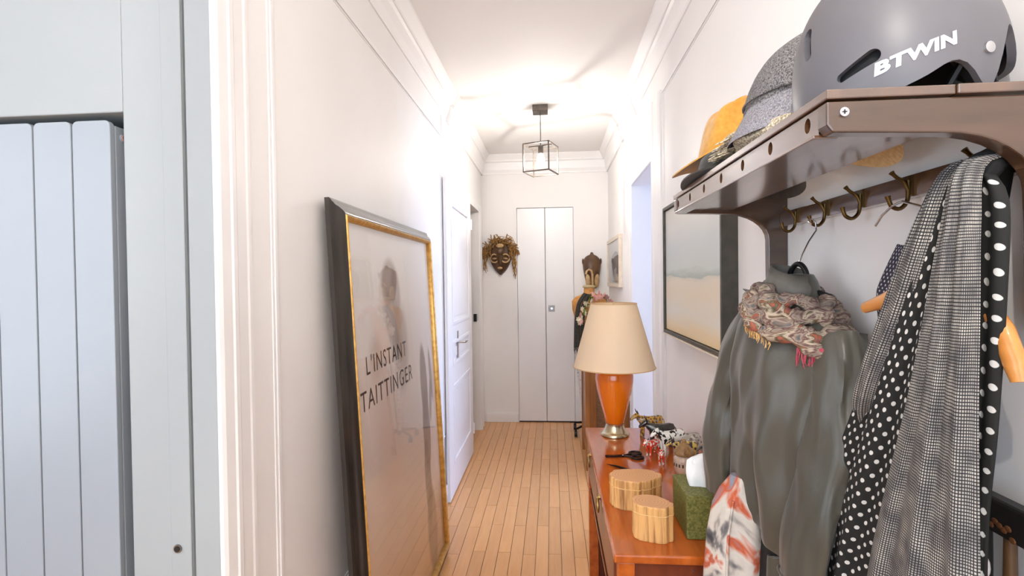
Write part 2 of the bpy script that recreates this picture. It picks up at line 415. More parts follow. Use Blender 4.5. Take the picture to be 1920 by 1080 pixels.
# ------------------------------------------------------------------ radiator
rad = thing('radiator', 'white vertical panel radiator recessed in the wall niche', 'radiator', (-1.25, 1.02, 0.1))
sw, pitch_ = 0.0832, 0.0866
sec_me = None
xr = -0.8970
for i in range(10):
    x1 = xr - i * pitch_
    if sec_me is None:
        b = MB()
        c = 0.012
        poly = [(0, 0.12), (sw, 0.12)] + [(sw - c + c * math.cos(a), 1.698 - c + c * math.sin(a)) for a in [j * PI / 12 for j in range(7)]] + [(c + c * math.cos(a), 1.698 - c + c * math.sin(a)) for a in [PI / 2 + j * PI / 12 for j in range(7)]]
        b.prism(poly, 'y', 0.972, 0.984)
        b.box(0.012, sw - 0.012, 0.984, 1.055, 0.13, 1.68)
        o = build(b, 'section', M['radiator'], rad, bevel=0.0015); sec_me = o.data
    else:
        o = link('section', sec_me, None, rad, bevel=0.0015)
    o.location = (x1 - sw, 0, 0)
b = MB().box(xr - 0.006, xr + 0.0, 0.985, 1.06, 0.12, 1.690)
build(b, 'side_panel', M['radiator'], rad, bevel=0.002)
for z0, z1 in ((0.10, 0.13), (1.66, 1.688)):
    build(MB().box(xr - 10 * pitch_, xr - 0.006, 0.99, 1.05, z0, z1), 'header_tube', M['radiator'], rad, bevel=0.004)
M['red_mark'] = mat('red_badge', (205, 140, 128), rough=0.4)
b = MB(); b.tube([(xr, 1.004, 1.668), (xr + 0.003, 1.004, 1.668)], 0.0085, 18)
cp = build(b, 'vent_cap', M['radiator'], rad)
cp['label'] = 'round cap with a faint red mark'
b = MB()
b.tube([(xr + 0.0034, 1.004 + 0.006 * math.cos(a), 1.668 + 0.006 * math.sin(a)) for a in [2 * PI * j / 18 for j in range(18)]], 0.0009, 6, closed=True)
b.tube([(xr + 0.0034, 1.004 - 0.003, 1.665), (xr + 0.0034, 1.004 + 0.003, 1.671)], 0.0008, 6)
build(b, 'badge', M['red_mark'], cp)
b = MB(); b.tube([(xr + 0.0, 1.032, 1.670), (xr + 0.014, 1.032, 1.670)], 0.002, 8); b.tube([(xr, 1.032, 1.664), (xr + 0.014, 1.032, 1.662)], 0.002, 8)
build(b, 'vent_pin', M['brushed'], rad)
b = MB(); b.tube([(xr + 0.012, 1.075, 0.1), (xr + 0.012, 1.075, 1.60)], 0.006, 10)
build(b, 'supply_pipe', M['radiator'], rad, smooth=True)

# ------------------------------------------------------------------ leaning framed poster
PA = Vector((-0.523, 1.40, 0.0)); PS = Vector((-0.072, 0, 1.5)).normalized(); PY = Vector((0, 1, 0)); PN = PY.cross(PS)  # PN towards corridor
if PN.x < 0: PN = -PN
PWd, PHt = 1.125, 1.607
def pp(u, v, d=0.0): return PA + PY * u + PS * v + PN * d
M['black_lacquer'] = mat('black_lacquer', (38, 34, 30), (58, 52, 46), 0.28, scale=40, stretch=(1, 1, 0.1), coat=0.3)
M['gilt'] = mat('gilt_edge', (196, 148, 70), (222, 176, 98), 0.35, metal=0.5, scale=50)
po = thing('framed_poster', 'large black framed poster leaning on the floor against the corridor wall', 'poster', (-0.58, 1.99, 0))
def frame_bar(a0, a1, b0, b1, prof, name, mt, par):
    """mitred bar: outer corner a->b, inner corner offsets follow profile (inset, depth)"""
    b = MB()
    rings = []
    for (o_, i_) in ((a0, a1), (b0, b1)):
        rings.append([pp(o_[0] + (i_[0] - o_[0]) * t, o_[1] + (i_[1] - o_[1]) * t, d) for t, d in prof])
    b.loft(rings)
    return build(b, name, mt, par, smooth=True)
fwid = 0.045
prof = [(0, -0.044), (0, -0.031), (0.08, -0.028), (0.22, -0.026), (0.30, -0.023), (0.42, -0.021), (0.55, -0.013), (0.80, -0.004), (0.93, -0.002), (1.0, -0.003), (1.0, -0.044)]
oc = [(0, 0), (PWd, 0), (PWd, PHt), (0, PHt)]
ic = [(fwid, fwid), (PWd - fwid, fwid), (PWd - fwid, PHt - fwid), (fwid, PHt - fwid)]
for k in range(4):
    frame_bar(oc[k], ic[k], oc[(k + 1) % 4], ic[(k + 1) % 4], prof, 'frame_bar', M['black_lacquer'], po)
g2 = 0.060
ic2 = [(g2, g2), (PWd - g2, g2), (PWd - g2, PHt - g2), (g2, PHt - g2)]
profg = [(0, -0.040), (0, -0.002), (0.25, 0.002), (0.6, 0.000), (0.9, -0.006), (1, -0.012), (1, -0.040)]
for k in range(4):
    gb = frame_bar(ic[k], ic2[k], ic[(k + 1) % 4], ic2[(k + 1) % 4], profg, 'gilt_slip', M['gilt'], po)
    gb['label'] = 'narrow gilt inner slip'
# artwork: pale rosy print, generic soft grey figures
def poster_mat():
    m_ = bpy.data.materials.new('poster_print'); m_.use_nodes = True; nt = m_.node_tree; N = nt.nodes; L = nt.links; p = N['Principled BSDF']
    uv = N.new('ShaderNodeUVMap'); uv.uv_map = 'UVMap'
    sp = N.new('ShaderNodeSeparateXYZ'); L.new(uv.outputs[0], sp.inputs[0])
    cr = N.new('ShaderNodeValToRGB'); e = cr.color_ramp.elements
    e[0].position = 0.0; e[0].color = _srgb((232, 178, 122)); e[1].position = 1.0; e[1].color = _srgb((254, 250, 246))
    for ps, c in ((0.12, (242, 200, 156)), (0.28, (248, 220, 194)), (0.5, (250, 234, 222)), (0.7, (252, 242, 234))):
        q = e.new(ps); q.color = _srgb(c)
    nz = N.new('ShaderNodeTexNoise'); nz.inputs['Scale'].default_value = 3.0; L.new(uv.outputs[0], nz.inputs['Vector'])
    ma = N.new('ShaderNodeMath'); ma.operation = 'MULTIPLY_ADD'; ma.inputs[1].default_value = 0.25; ma.inputs[2].default_value = -0.125
    L.new(nz.outputs['Fac'], ma.inputs[0]); ad = N.new('ShaderNodeMath'); ad.operation = 'ADD'; L.new(sp.outputs['Y'], ad.inputs[0]); L.new(ma.outputs[0], ad.inputs[1])
    L.new(ad.outputs[0], cr.inputs['Fac']); col = cr.outputs['Color']
    def blob(col, cx, cy, rx, ry, rot, color, amt, soft=0.35):
        mp = N.new('ShaderNodeMapping'); mp.vector_type = 'TEXTURE'
        mp.inputs['Location'].default_value = (cx, cy, 0); mp.inputs['Rotation'].default_value = (0, 0, rot); mp.inputs['Scale'].default_value = (rx, ry, 1)
        L.new(uv.outputs[0], mp.inputs['Vector'])
        ln = N.new('ShaderNodeVectorMath'); ln.operation = 'LENGTH'; L.new(mp.outputs[0], ln.inputs[0])
        mr = N.new('ShaderNodeMapRange'); mr.interpolation_type = 'SMOOTHSTEP'
        mr.inputs['From Min'].default_value = 1.0 + soft; mr.inputs['From Max'].default_value = 1.0 - soft; mr.inputs['To Max'].default_value = amt
        L.new(ln.outputs['Value'], mr.inputs['Value'])
        mx = N.new('ShaderNodeMix'); mx.data_type = 'RGBA'; L.new(mr.outputs['Result'], mx.inputs['Factor']); L.new(col, mx.inputs['A']); mx.inputs['B'].default_value = _srgb(color)
        return mx.outputs['Result']
    G = (176, 156, 142)
    for a in ((0.400, 0.875, 0.085, 0.055, 0.2, G, 0.75, 0.25), (0.47, 0.845, 0.055, 0.065, 0.1, G, 0.7, 0.3), (0.42, 0.775, 0.10, 0.06, -0.5, G, 0.55, 0.4), (0.50, 0.70, 0.085, 0.11, -0.25, (186, 168, 154), 0.6, 0.35), (0.21, 0.70, 0.06, 0.05, 0.4, (214, 186, 168), 0.5, 0.6), (0.30, 0.48, 0.12, 0.22, 0, (236, 196, 172), 0.35, 0.7)):
        col = blob(col, *a)
    D = (148, 124, 106)
    for a in ((0.80, 0.56, 0.055, 0.12, 0.05, D, 0.85, 0.15), (0.80, 0.42, 0.06, 0.12, 0.0, D, 0.85, 0.15), (0.775, 0.27, 0.050, 0.13, 0.05, D, 0.8, 0.15), (0.80, 0.12, 0.08, 0.13, 0.0, (128, 92, 62), 0.75, 0.2), (0.925, 0.575, 0.022, 0.085, 0.15, D, 0.75, 0.2), (0.895, 0.50, 0.022, 0.07, -0.3, D, 0.75, 0.2), (0.93, 0.08, 0.09, 0.12, 0.0, (168, 112, 66), 0.6, 0.6)):
        col = blob(col, *a)
    L.new(col, p.inputs['Base Color']); p.inputs['Roughness'].default_value = 0.6
    return m_
def uvquad(name, corners, mt, parent, uvs=((0, 0), (1, 0), (1, 1), (0, 1)), thick=0.004, nrm=None):
    me = bpy.data.meshes.new(name)
    n_ = nrm if nrm is not None else (Vector(corners[1]) - Vector(corners[0])).cross(Vector(corners[3]) - Vector(corners[0])).normalized()
    vs_ = [Vector(c) for c in corners]; vs_ = vs_ + [v - n_ * thick for v in vs_]
    me.from_pydata([tuple(v) for v in vs_], [], [(0, 1, 2, 3), (7, 6, 5, 4), (0, 4, 5, 1), (1, 5, 6, 2), (2, 6, 7, 3), (3, 7, 4, 0)])
    u = me.uv_layers.new(name='UVMap')
    for poly in me.polygons:
        for li in poly.loop_indices:
            u.data[li].uv = uvs[me.loops[li].vertex_index % 4]
    return link(name, me, mt, parent)
art = uvquad('poster_print', [pp(g2 - 0.004, g2 - 0.004, -0.022), pp(PWd - g2 + 0.004, g2 - 0.004, -0.022), pp(PWd - g2 + 0.004, PHt - g2 + 0.004, -0.022), pp(g2 - 0.004, PHt - g2 + 0.004, -0.022)], poster_mat(), po, nrm=PN)
art['label'] = 'pale rosy print with two soft grey figures'
uvquad('back_board', [pp(0.012, 0.012, -0.038), pp(PWd - 0.012, 0.012, -0.038), pp(PWd - 0.012, PHt - 0.012, -0.038), pp(0.012, PHt - 0.012, -0.038)], M['subfloor'], po, nrm=PN)
M['pane'] = glass('picture_glass', (0.99, 0.99, 0.99), 1.38)
uvquad('glass_pane', [pp(g2 - 0.004, g2 - 0.004, -0.016), pp(PWd - g2 + 0.004, g2 - 0.004, -0.016), pp(PWd - g2 + 0.004, PHt - g2 + 0.004, -0.016), pp(g2 - 0.004, PHt - g2 + 0.004, -0.016)], M['pane'], po, thick=0.002, nrm=PN)
def text_verts(s, offset=0.0, spacing=1.0):
    cu = bpy.data.curves.new('txt', 'FONT'); cu.body = s; cu.size = 1.0; cu.offset = offset; cu.space_character = spacing; cu.resolution_u = 3
    o = bpy.data.objects.new('txt', cu); COL.objects.link(o)
    dg = bpy.context.evaluated_depsgraph_get(); ev = o.evaluated_get(dg); me = ev.to_mesh()
    v = [tuple(x.co) for x in me.vertices]; f = [tuple(p.vertices) for p in me.polygons]
    ev.to_mesh_clear(); bpy.data.objects.remove(o); bpy.data.curves.remove(cu)
    xs = [p[0] for p in v]; ys = [p[1] for p in v]
    x0, x1, y0, y1 = min(xs), max(xs), min(ys), max(ys)
    return [((p[0] - x0) / (x1 - x0), (p[1] - y0) / (y1 - y0)) for p in v], f
M['ink'] = mat('print_ink', (62, 48, 44), rough=0.6)
for s, u0, u1, v0, v1 in (("L'INSTANT", 0.178, 0.622, 1.062, 1.125), ('TAITTINGER', 0.114, 0.688, 0.954, 1.018)):
    tv, tf = text_verts(s, 0.0, 1.15)
    b = MB(); b.add([pp(u0 + (u1 - u0) * x, v0 + (v1 - v0) * y, -0.0212) for x, y in tv], tf)
    build(b, 'lettering', M['ink'], art)

# ------------------------------------------------------------------ pendant lamp
M['bronze'] = mat('dark_bronze_metal', (92, 84, 76), (110, 100, 92), 0.4, metal=0.7, scale=40)
pd = thing('pendant_lamp', 'ceiling pendant lamp with an open dark metal cube and a lit bulb', 'lamp', (-0.067, 3.505, 2.55))
cx, cy = -0.067, 3.505
b = MB().box(cx - 0.052, cx + 0.052, cy - 0.052, cy + 0.052, 2.508, 2.55)
build(b, 'ceiling_rose', M['bronze'], pd, bevel=0.003)
b = MB(); b.tube([(cx, cy, 2.51), (cx, cy, 2.285)], 0.003, 8)
build(b, 'cable', M['bronze'], pd)
S = 0.183; th = math.radians(-20.0); zt, zb = 2.284, 2.096
e1 = Vector((math.cos(th), math.sin(th), 0)); e2 = Vector((-math.sin(th), math.cos(th), 0))
def cc(i, j, z): return Vector((cx, cy, z)) + e1 * (i * S / 2) + e2 * (j * S / 2)
def sqbar(p, q, w_):
    p = Vector(p); q = Vector(q); t = (q - p).normalized()
    a = e1 if abs(t.dot(e1)) < 0.9 else e2
    c_ = t.cross(a).normalized(); a = c_.cross(t).normalized()
    p = p - t * w_ / 2; q = q + t * w_ / 2
    return MB().loft([[r + (a * i + c_ * j) * (w_ / 2) for i, j in ((-1, -1), (1, -1), (1, 1), (-1, 1))] for r in (p, q)])
bw = 0.0075
for z in (zt, zb):
    for (i0, j0, i1, j1) in ((-1, -1, 1, -1), (1, -1, 1, 1), (1, 1, -1, 1), (-1, 1, -1, -1)):
        build(sqbar(cc(i0, j0, z), cc(i1, j1, z), bw), 'frame_rod', M['bronze'], pd)
for i, j in ((-1, -1), (1, -1), (1, 1), (-1, 1)):
    build(sqbar(cc(i, j, zb), cc(i, j, zt), bw), 'frame_rod', M['bronze'], pd)
build(sqbar(cc(-1, 0, zt), cc(1, 0, zt), bw), 'cross_bar', M['bronze'], pd)
b = MB(); b.lathe([(0.008, 2.287), (0.018, 2.280), (0.018, 2.235), (0.014, 2.228)], 16, (cx, cy, 0))
sk = build(b, 'socket', M['bronze'], pd, smooth=True)
BULB = 1550.0
def frosted(name):
    m_ = bpy.data.materials.new(name); m_.use_nodes = True; nt = m_.node_tree; N = nt.nodes; L = nt.links
    N.remove(N['Principled BSDF']); tr = N.new('ShaderNodeBsdfTransparent'); em = N.new('ShaderNodeEmission'); em.inputs[0].default_value = _srgb((255, 249, 241)); em.inputs[1].default_value = 7.0
    mx = N.new('ShaderNodeMixShader'); mx.inputs[0].default_value = 0.25; L.new(tr.outputs[0], mx.inputs[1]); L.new(em.outputs[0], mx.inputs[2]); L.new(mx.outputs[0], N['Material Output'].inputs['Surface'])
    return m_
M['filament'] = emit('lit_filament', (255, 249, 241), BULB)
b = MB(); b.lathe([(0.012, 2.232), (0.022, 2.215), (0.027, 2.195), (0.027, 2.170), (0.020, 2.148), (0.004, 2.138)], 20, (cx, cy, 0))
bl = build(b, 'bulb', frosted('frosted_bulb_glass'), pd, smooth=True)
b = MB(); b.lathe([(0.003, 2.205), (0.009, 2.200), (0.009, 2.175), (0.003, 2.170)], 12, (cx, cy, 0))
build(b, 'filament', M['filament'], bl, smooth=True)
# added twin, unseen behind the camera, put in to brighten the near corridor
pd2 = copy_tree(pd); pd2.location = (-0.10, -0.30, 2.55)
for c_ in [q for ch_ in pd2.children for q in ch_.children]:
    if c_.name.startswith('filament'):
        c_.data = c_.data.copy(); c_.data.materials.clear(); c_.data.materials.append(emit('lit_filament_entrance', (255, 249, 241), 3700.0))
tag(pd2, 'added cube pendant lamp behind the viewer, unseen, for fill light', 'lamp')

# ------------------------------------------------------------------ carved mask with rope hair
M['mask_wood'] = mat('dark_carved_wood', (64, 44, 30), (98, 70, 46), 0.38, scale=18, stretch=(1, 1, 0.3), bump=0.2)
M['mask_pale'] = mat('pale_rubbed_wood', (176, 138, 92), (206, 172, 122), 0.5, scale=30)
M['fibre'] = mat('brown_raffia', (116, 80, 36), (178, 132, 70), 0.8, scale=60, rand=0.25)
mk = thing('carved_mask', 'round-eyed wooden mask with brown rope hair on the end wall', 'mask', (-0.489, YE, 1.60))
c0 = Vector((-0.489, YE, 1.60))
def mask_mesh(prof, c, depth, n=24, dent=None):
    """prof: list (z, halfwidth, depth factor) top->bottom"""
    rings = []
    for z, hw, df in prof:
        r_ = []
        for j in range(n + 1):
            a = PI * j / n
            x = -hw * math.cos(a); y = -depth * df * math.sin(a) ** 0.8 if 0 < j < n else 0
            if dent: y += dent(x, z)
            r_.append((c.x + x, c.y + min(y, 0) - 0.001, c.z + z))
        rings.append(r_)
    return MB().loft(rings)
def dent1(x, z):
    d = 0
    for ex in (-0.052, 0.052):
        q = ((x - ex) / 0.036) ** 2 + ((z + 0.030) / 0.034) ** 2
        if q < 1: d += 0.022 * (1 - q)
    q = (x / 0.014) ** 2 + ((z + 0.045) / 0.05) ** 2
    if q < 1: d -= 0.030 * (1 - q)
    q = (x / 0.05) ** 2 + ((z - 0.045) / 0.055) ** 2
    if q < 1: d -= 0.025 * (1 - q)
    return d
prof = []
for i in range(33):
    t = i / 32; z = 0.14 - 0.325 * t
    hw = 0.112 * (1 - ((0.30 - t) / 0.34) ** 2) ** 0.5 if t < 0.30 else 0.112 * max(1 - ((t - 0.30) / 0.70) ** 2.0, 0.02) ** 0.70
    prof.append((z, max(hw, 0.012), 0.35 + 0.65 * math.sin(PI * min(max(t, 0.05), 0.93))))
build(mask_mesh(prof, c0, 0.085, 28, dent1), 'face', M['mask_wood'], mk, smooth=True)
for ex in (-0.052, 0.052):
    b = MB(); b.tube([(c0.x + ex + 0.039 * math.cos(a), c0.y - 0.078 + 0.02 * abs(math.cos(a)) * (1 if ex * math.cos(a) > 0 else 0.2), c0.z - 0.030 + 0.039 * math.sin(a)) for a in [2 * PI * j / 24 for j in range(24)]], 0.0065, 8, closed=True)
    build(b, 'eye_ring', M['mask_pale'], mk, smooth=True)
    b = MB(); b.ball((c0.x + ex, c0.y - 0.066, c0.z - 0.032), 0.020, 0.010, 0.009)
    build(b, 'eyelid', M['mask_pale'], mk, smooth=True)
b = MB(); b.ball((c0.x, c0.y - 0.070, c0.z - 0.122), 0.024, 0.012, 0.012)
build(b, 'mouth', M['mask_pale'], mk, smooth=True)
b = MB(); b.ball((c0.x + 0.004, c0.y - 0.082, c0.z + 0.088), 0.036, 0.016, 0.022)
build(b, 'forehead_plate', M['mask_pale'], mk, smooth=True)
b = MB(); b.ball((c0.x + 0.002, c0.y - 0.088, c0.z + 0.035), 0.034, 0.024, 0.036)
build(b, 'forehead_boss', M['mask_wood'], mk, smooth=True)
rh = random.Random(5)
hb = MB()
for k in range(150):
    a = rh.uniform(-0.12, PI + 0.12)
    R0 = rh.uniform(0.085, 0.125)
    p = Vector((c0.x + R0 * 1.02 * math.cos(a), c0.y - rh.uniform(0.01, 0.075), c0.z + 0.03 + R0 * 0.98 * math.sin(a)))
    pts = [p.copy()]
    d = Vector((math.cos(a + rh.uniform(-1.4, 1.4)), rh.uniform(-0.3, 0.1), math.sin(a + rh.uniform(-1.4, 1.4)))).normalized()
    for q in range(6):
        d = (d + Vector((rh.uniform(-.6, .6), rh.uniform(-.3, .3), rh.uniform(-.8, .5)))).normalized()
        p = p + d * 0.013
        p.y = min(max(p.y, YE - 0.10), YE - 0.006)
        pts.append(p.copy())
    hb.tube(pts, rh.uniform(0.0025, 0.005), 5)
hr = build(hb, 'rope_hair', M['fibre'], mk, smooth=True); hr['kind'] = 'stuff'
for (x0, z0, ln, cnt) in ((-0.150, 0.07, 0.25, 7), (0.125, 0.04, 0.31, 7)):
    for q in range(cnt):
        p = Vector((c0.x + x0 + rh.uniform(-0.018, 0.018), c0.y - rh.uniform(0.012, 0.05), c0.z + z0 + rh.uniform(-0.02, 0.03)))
        pts = []; L_ = ln * rh.uniform(0.6, 1.0); ph = rh.uniform(0, 6)
        for i in range(12):
            t = i / 11
            pts.append((p.x + 0.010 * math.sin(ph + t * 9) + (0.010 if x0 < 0 else 0.004) * t, p.y + 0.006 * math.cos(ph + t * 7), p.z - L_ * t))
        b = MB(); b.tube(pts, [0.006 - 0.003 * i / 11 for i in range(12)], 6)
        build(b, 'rope_lock', M['fibre'], mk, smooth=True)
b = MB(); b.tube([(c0.x + 0.05 + 0.09 * math.cos(a), c0.y - 0.03, c0.z + 0.09 + 0.105 * math.sin(a)) for a in [0.0 + j * 0.16 for j in range(10)]], 0.0028, 6)
build(b, 'rope_lock', M['fibre'], mk, smooth=True)

# long carved mask right of the closet doors
m2 = thing('long_carved_mask', 'long brown mask with pale cheeks hanging above the dress form', 'mask', (0.376, YE, 1.45))
c1 = Vector((0.376, YE, 1.44))
prof = []
for i in range(25):
    t = i / 24; z = 0.155 - 0.32 * t
    hw = 0.085 * math.sqrt(max(1 - ((0.28 - t) / 0.285) ** 2, 0.0)) if t < 0.28 else 0.085 - 0.045 * ((t - 0.28) / 0.72) ** 1.5
    prof.append((z, max(hw, 0.01), 0.35 + 0.65 * math.sin(PI * min(max(t, 0.04), 0.94))))
def dent2(x, z):
    d = 0
    for ex in (-0.038, 0.038):
        q = ((x - ex) / 0.03) ** 2 + ((z + 0.085) / 0.085) ** 2
        if q < 1: d += 0.02 * (1 - q)
    return d
M['mask_brown'] = mat('brown_carved_wood', (78, 52, 34), (116, 84, 54), 0.42, scale=14, stretch=(1, 1, 0.3))
build(mask_mesh(prof, c1, 0.09, 26, dent2), 'face', M['mask_brown'], m2, smooth=True)
for ex in (-0.036, 0.038):
    b = MB(); b.ball((c1.x + ex, c1.y - 0.052, c1.z - 0.085), 0.027, 0.018, 0.072)
    build(b, 'pale_cheek', M['mask_pale'], m2, smooth=True)
b = MB(); b.tube([(c1.x, c1.y - 0.085, c1.z + 0.05), (c1.x, c1.y - 0.095, c1.z - 0.05), (c1.x, c1.y - 0.085, c1.z - 0.12)], [0.006, 0.011, 0.015], 10)
build(b, 'nose', M['mask_brown'], m2, smooth=True)
b = MB(); b.ball((c1.x, c1.y - 0.02, c1.z + 0.155), 0.016, 0.02, 0.022)
build(b, 'crest_knob', M['mask_brown'], m2, smooth=True)
for ex in (-1, 1):
    b = MB(); b.ball((c1.x + ex * 0.083, c1.y - 0.02, c1.z + 0.09), 0.009, 0.012, 0.028)
    build(b, 'ear', M['mask_brown'], m2, smooth=True)

# ------------------------------------------------------------------ small framed print, far right wall
sf = thing('framed_print', 'small pale framed print with a grey figure on the wall past the doorway', 'picture', (XR, 4.34, 1.29))
M['pale_frame'] = mat('pale_wood_frame', (222, 206, 186), (234, 222, 204), 0.45, scale=30)
y0, y1, z0, z1 = 3.90, 4.72, 1.295, 1.705
for (a, b_, c_, d) in ((y0, y1, z0, z0 + 0.03), (y0, y1, z1 - 0.03, z1), (y0, y0 + 0.03, z0 + 0.03, z1 - 0.03), (y1 - 0.03, y1, z0 + 0.03, z1 - 0.03)):
    build(MB().box(XR - 0.028, XR, a, b_, c_, d), 'frame_bar', M['pale_frame'], sf, bevel=0.002)
build(MB().box(XR - 0.012, XR - 0.001, y0 + 0.03, y1 - 0.03, z0 + 0.03, z1 - 0.03), 'mat_board', mat('mat_board', (226, 222, 218), rough=0.8), sf)
M['grey_ink'] = mat('grey_ink', (150, 146, 146), (176, 172, 172), 0.8, scale=20)
pl = [(4.02, 1.38), (4.02, 1.52), (4.08, 1.57), (4.22, 1.59), (4.40, 1.57), (4.47, 1.52), (4.45, 1.44), (4.40, 1.38), (4.36, 1.36), (4.35, 1.44), (4.15, 1.46), (4.14, 1.38)]
build(MB().prism(pl, 'x', XR - 0.0145, XR - 0.012), 'grey_figure', M['grey_ink'], sf)
b = MB()
for k in range(9): b.box(XR - 0.0135, XR - 0.012, 4.05 + k * 0.045, 4.05 + k * 0.045 + 0.03, 1.337, 1.345)
build(b, 'caption', M['grey_ink'], sf)
build(MB().box(XR - 0.022, XR - 0.020, y0 + 0.028, y1 - 0.028, z0 + 0.028, z1 - 0.028), 'glass_pane', M['pane'], sf)

# ------------------------------------------------------------------ seascape painting near right
pt = thing('painting', 'pale beach and sea painting in a deep dark frame under the hat rack', 'picture', (XR, 1.88, 1.12))
M['frame_grey'] = mat('charcoal_frame', (64, 61, 54), (78, 74, 66), 0.45, scale=30)
M['frame_dark'] = mat('dark_frame_face', (46, 36, 26), (60, 48, 36), 0.45, scale=30)
y0, y1, z0, z1 = 1.505, 2.275, 1.125, 1.665; xf = 0.487
fb = 0.013
for (a, b_, c_, d) in ((y0, y1, z0, z0 + fb), (y0, y1, z1 - fb, z1), (y0, y0 + fb, z0 + fb, z1 - fb), (y1 - fb, y1, z0 + fb, z1 - fb)):
    build(MB().box(xf, XR, a, b_, c_, d), 'frame_bar', M['frame_grey'], pt, bevel=0.0012)
def seascape():
    m_ = bpy.data.materials.new('beach_painting'); m_.use_nodes = True; nt = m_.node_tree; N = nt.nodes; L = nt.links; p = N['Principled BSDF']
    uv = N.new('ShaderNodeUVMap'); uv.uv_map = 'UVMap'
    mp = N.new('ShaderNodeMapping'); mp.inputs['Scale'].default_value = (1.6, 6.0, 1); L.new(uv.outputs[0], mp.inputs[0])
    nz = N.new('ShaderNodeTexNoise'); nz.inputs['Scale'].default_value = 1.6; nz.inputs['Detail'].default_value = 5; L.new(mp.outputs[0], nz.inputs['Vector'])
    sp = N.new('ShaderNodeSeparateXYZ'); L.new(uv.outputs[0], sp.inputs[0])
    ma = N.new('ShaderNodeMath'); ma.operation = 'MULTIPLY_ADD'; ma.inputs[1].default_value = 0.16; ma.inputs[2].default_value = -0.08; L.new(nz.outputs['Fac'], ma.inputs[0])
    ad = N.new('ShaderNodeMath'); ad.operation = 'ADD'; L.new(sp.outputs['Y'], ad.inputs[0]); L.new(ma.outputs[0], ad.inputs[1])
    cr = N.new('ShaderNodeValToRGB'); e = cr.color_ramp.elements
    e[0].position = 0.0; e[0].color = _srgb((232, 206, 160)); e[1].position = 1.0; e[1].color = _srgb((222, 218, 208))
    for ps, c in ((0.07, (234, 216, 186)), (0.16, (226, 222, 210)), (0.32, (228, 214, 192)), (0.40, (226, 214, 196)), (0.432, (214, 208, 194)), (0.445, (172, 182, 174)), (0.475, (190, 198, 192)), (0.50, (206, 212, 208)), (0.68, (206, 212, 212)), (0.85, (220, 220, 214))):
        q = e.new(ps); q.color = _srgb(c)
    L.new(ad.outputs[0], cr.inputs['Fac']); L.new(cr.outputs['Color'], p.inputs['Base Color']); p.inputs['Roughness'].default_value = 0.5
    bp = N.new('ShaderNodeBump'); bp.inputs['Strength'].default_value = 0.25; bp.inputs['Distance'].default_value = 0.002
    L.new(nz.outputs['Fac'], bp.inputs['Height']); L.new(bp.outputs['Normal'], p.inputs['Normal'])
    return m_
cv = uvquad('canvas', [(xf + 0.010, y1 - fb - 0.003, z0 + fb + 0.003), (xf + 0.010, y0 + fb + 0.003, z0 + fb + 0.003), (xf + 0.010, y0 + fb + 0.003, z1 - fb - 0.003), (xf + 0.010, y1 - fb - 0.003, z1 - fb - 0.003)], seascape(), pt, thick=0.02, nrm=Vector((-1, 0, 0)))
cv['label'] = 'canvas of a pale sea horizon over sand'
build(MB().box(xf - 0.002, XR - 0.01, y0 - 0.001, y1, z0 - 0.006, z0 - 0.0002), 'pale_lower_edge', M['pale_frame'], pt)
# ------------------------------------------------------------------ console
M['cherry'] = mat('glossy_cherry_wood', (168, 78, 24), (200, 102, 36), 0.16, scale=5, stretch=(6, 0.7, 6), coat=0.5)
M['cherry_dark'] = mat('dark_cherry_wood', (92, 38, 18), (122, 54, 24), 0.3, scale=6, stretch=(4, 1, 1), coat=0.2)
M['brass'] = mat('aged_brass', (190, 160, 104), (160, 128, 74), 0.3, metal=1.0, scale=50)
DX, DY0, DY1, DZT = 0.130, 1.125, 2.098, 0.75
ck = thing('console_table', 'glossy cherry wood console along the corridor wall', 'console', (0.33, 1.61, 0))
build(MB().box(DX, XR - 0.016, DY0, DY1, DZT - 0.020, DZT), 'table_top', M['cherry'], ck, bevel=0.004)
for x0, x1, y0, y1 in ((DX + 0.008, DX + 0.046, DY0 + 0.006, DY0 + 0.044), (XR - 0.058, XR - 0.020, DY0 + 0.006, DY0 + 0.044), (DX + 0.008, DX + 0.046, DY1 - 0.044, DY1 - 0.006), (XR - 0.058, XR - 0.020, DY1 - 0.044, DY1 - 0.006)):
    build(MB().box(x0, x1, y0, y1, 0, DZT - 0.020), 'leg', M['cherry'], ck, bevel=0.003)
build(MB().box(DX + 0.046, XR - 0.058, DY0 + 0.010, DY0 + 0.028, DZT - 0.055, DZT - 0.020), 'end_apron', M['cherry_dark'], ck)
build(MB().box(DX + 0.046, XR - 0.058, DY1 - 0.028, DY1 - 0.010, 0.06, DZT - 0.020), 'end_panel', M['cherry_dark'], ck)
build(MB().box(XR - 0.040, XR - 0.030, DY0 + 0.044, DY1 - 0.044, 0.06, DZT - 0.020), 'back_panel', M['cherry_dark'], ck)
build(MB().box(DX + 0.014, XR - 0.040, DY0 + 0.012, DY1 - 0.012, 0.50, 0.516), 'lower_shelf', M['cherry_dark'], ck)
build(MB().box(DX + 0.014, XR - 0.040, DY0 + 0.012, DY1 - 0.012, 0.08, 0.096), 'lower_shelf', M['cherry_dark'], ck)
for y0, y1 in ((DY0 + 0.048, 1.605), (1.615, DY1 - 0.048)):
    dr = build(MB().box(DX + 0.004, DX + 0.022, y0, y1, 0.600, DZT - 0.024), 'drawer', M['cherry_dark'], ck, bevel=0.002)
    ym = 0.5 * (y0 + y1) if y0 > 1.5 else 1.478
    b = MB(); b.tube([(DX - 0.006, ym + 0.020 * math.cos(a), 0.705 + 0.020 * math.sin(a)) for a in [2 * PI * j / 24 for j in range(24)]], 0.0038, 8, closed=True)
    b.ball((DX + 0.0, ym, 0.727), 0.007)
    build(b, 'ring_pull', M['brass'], dr, smooth=True)
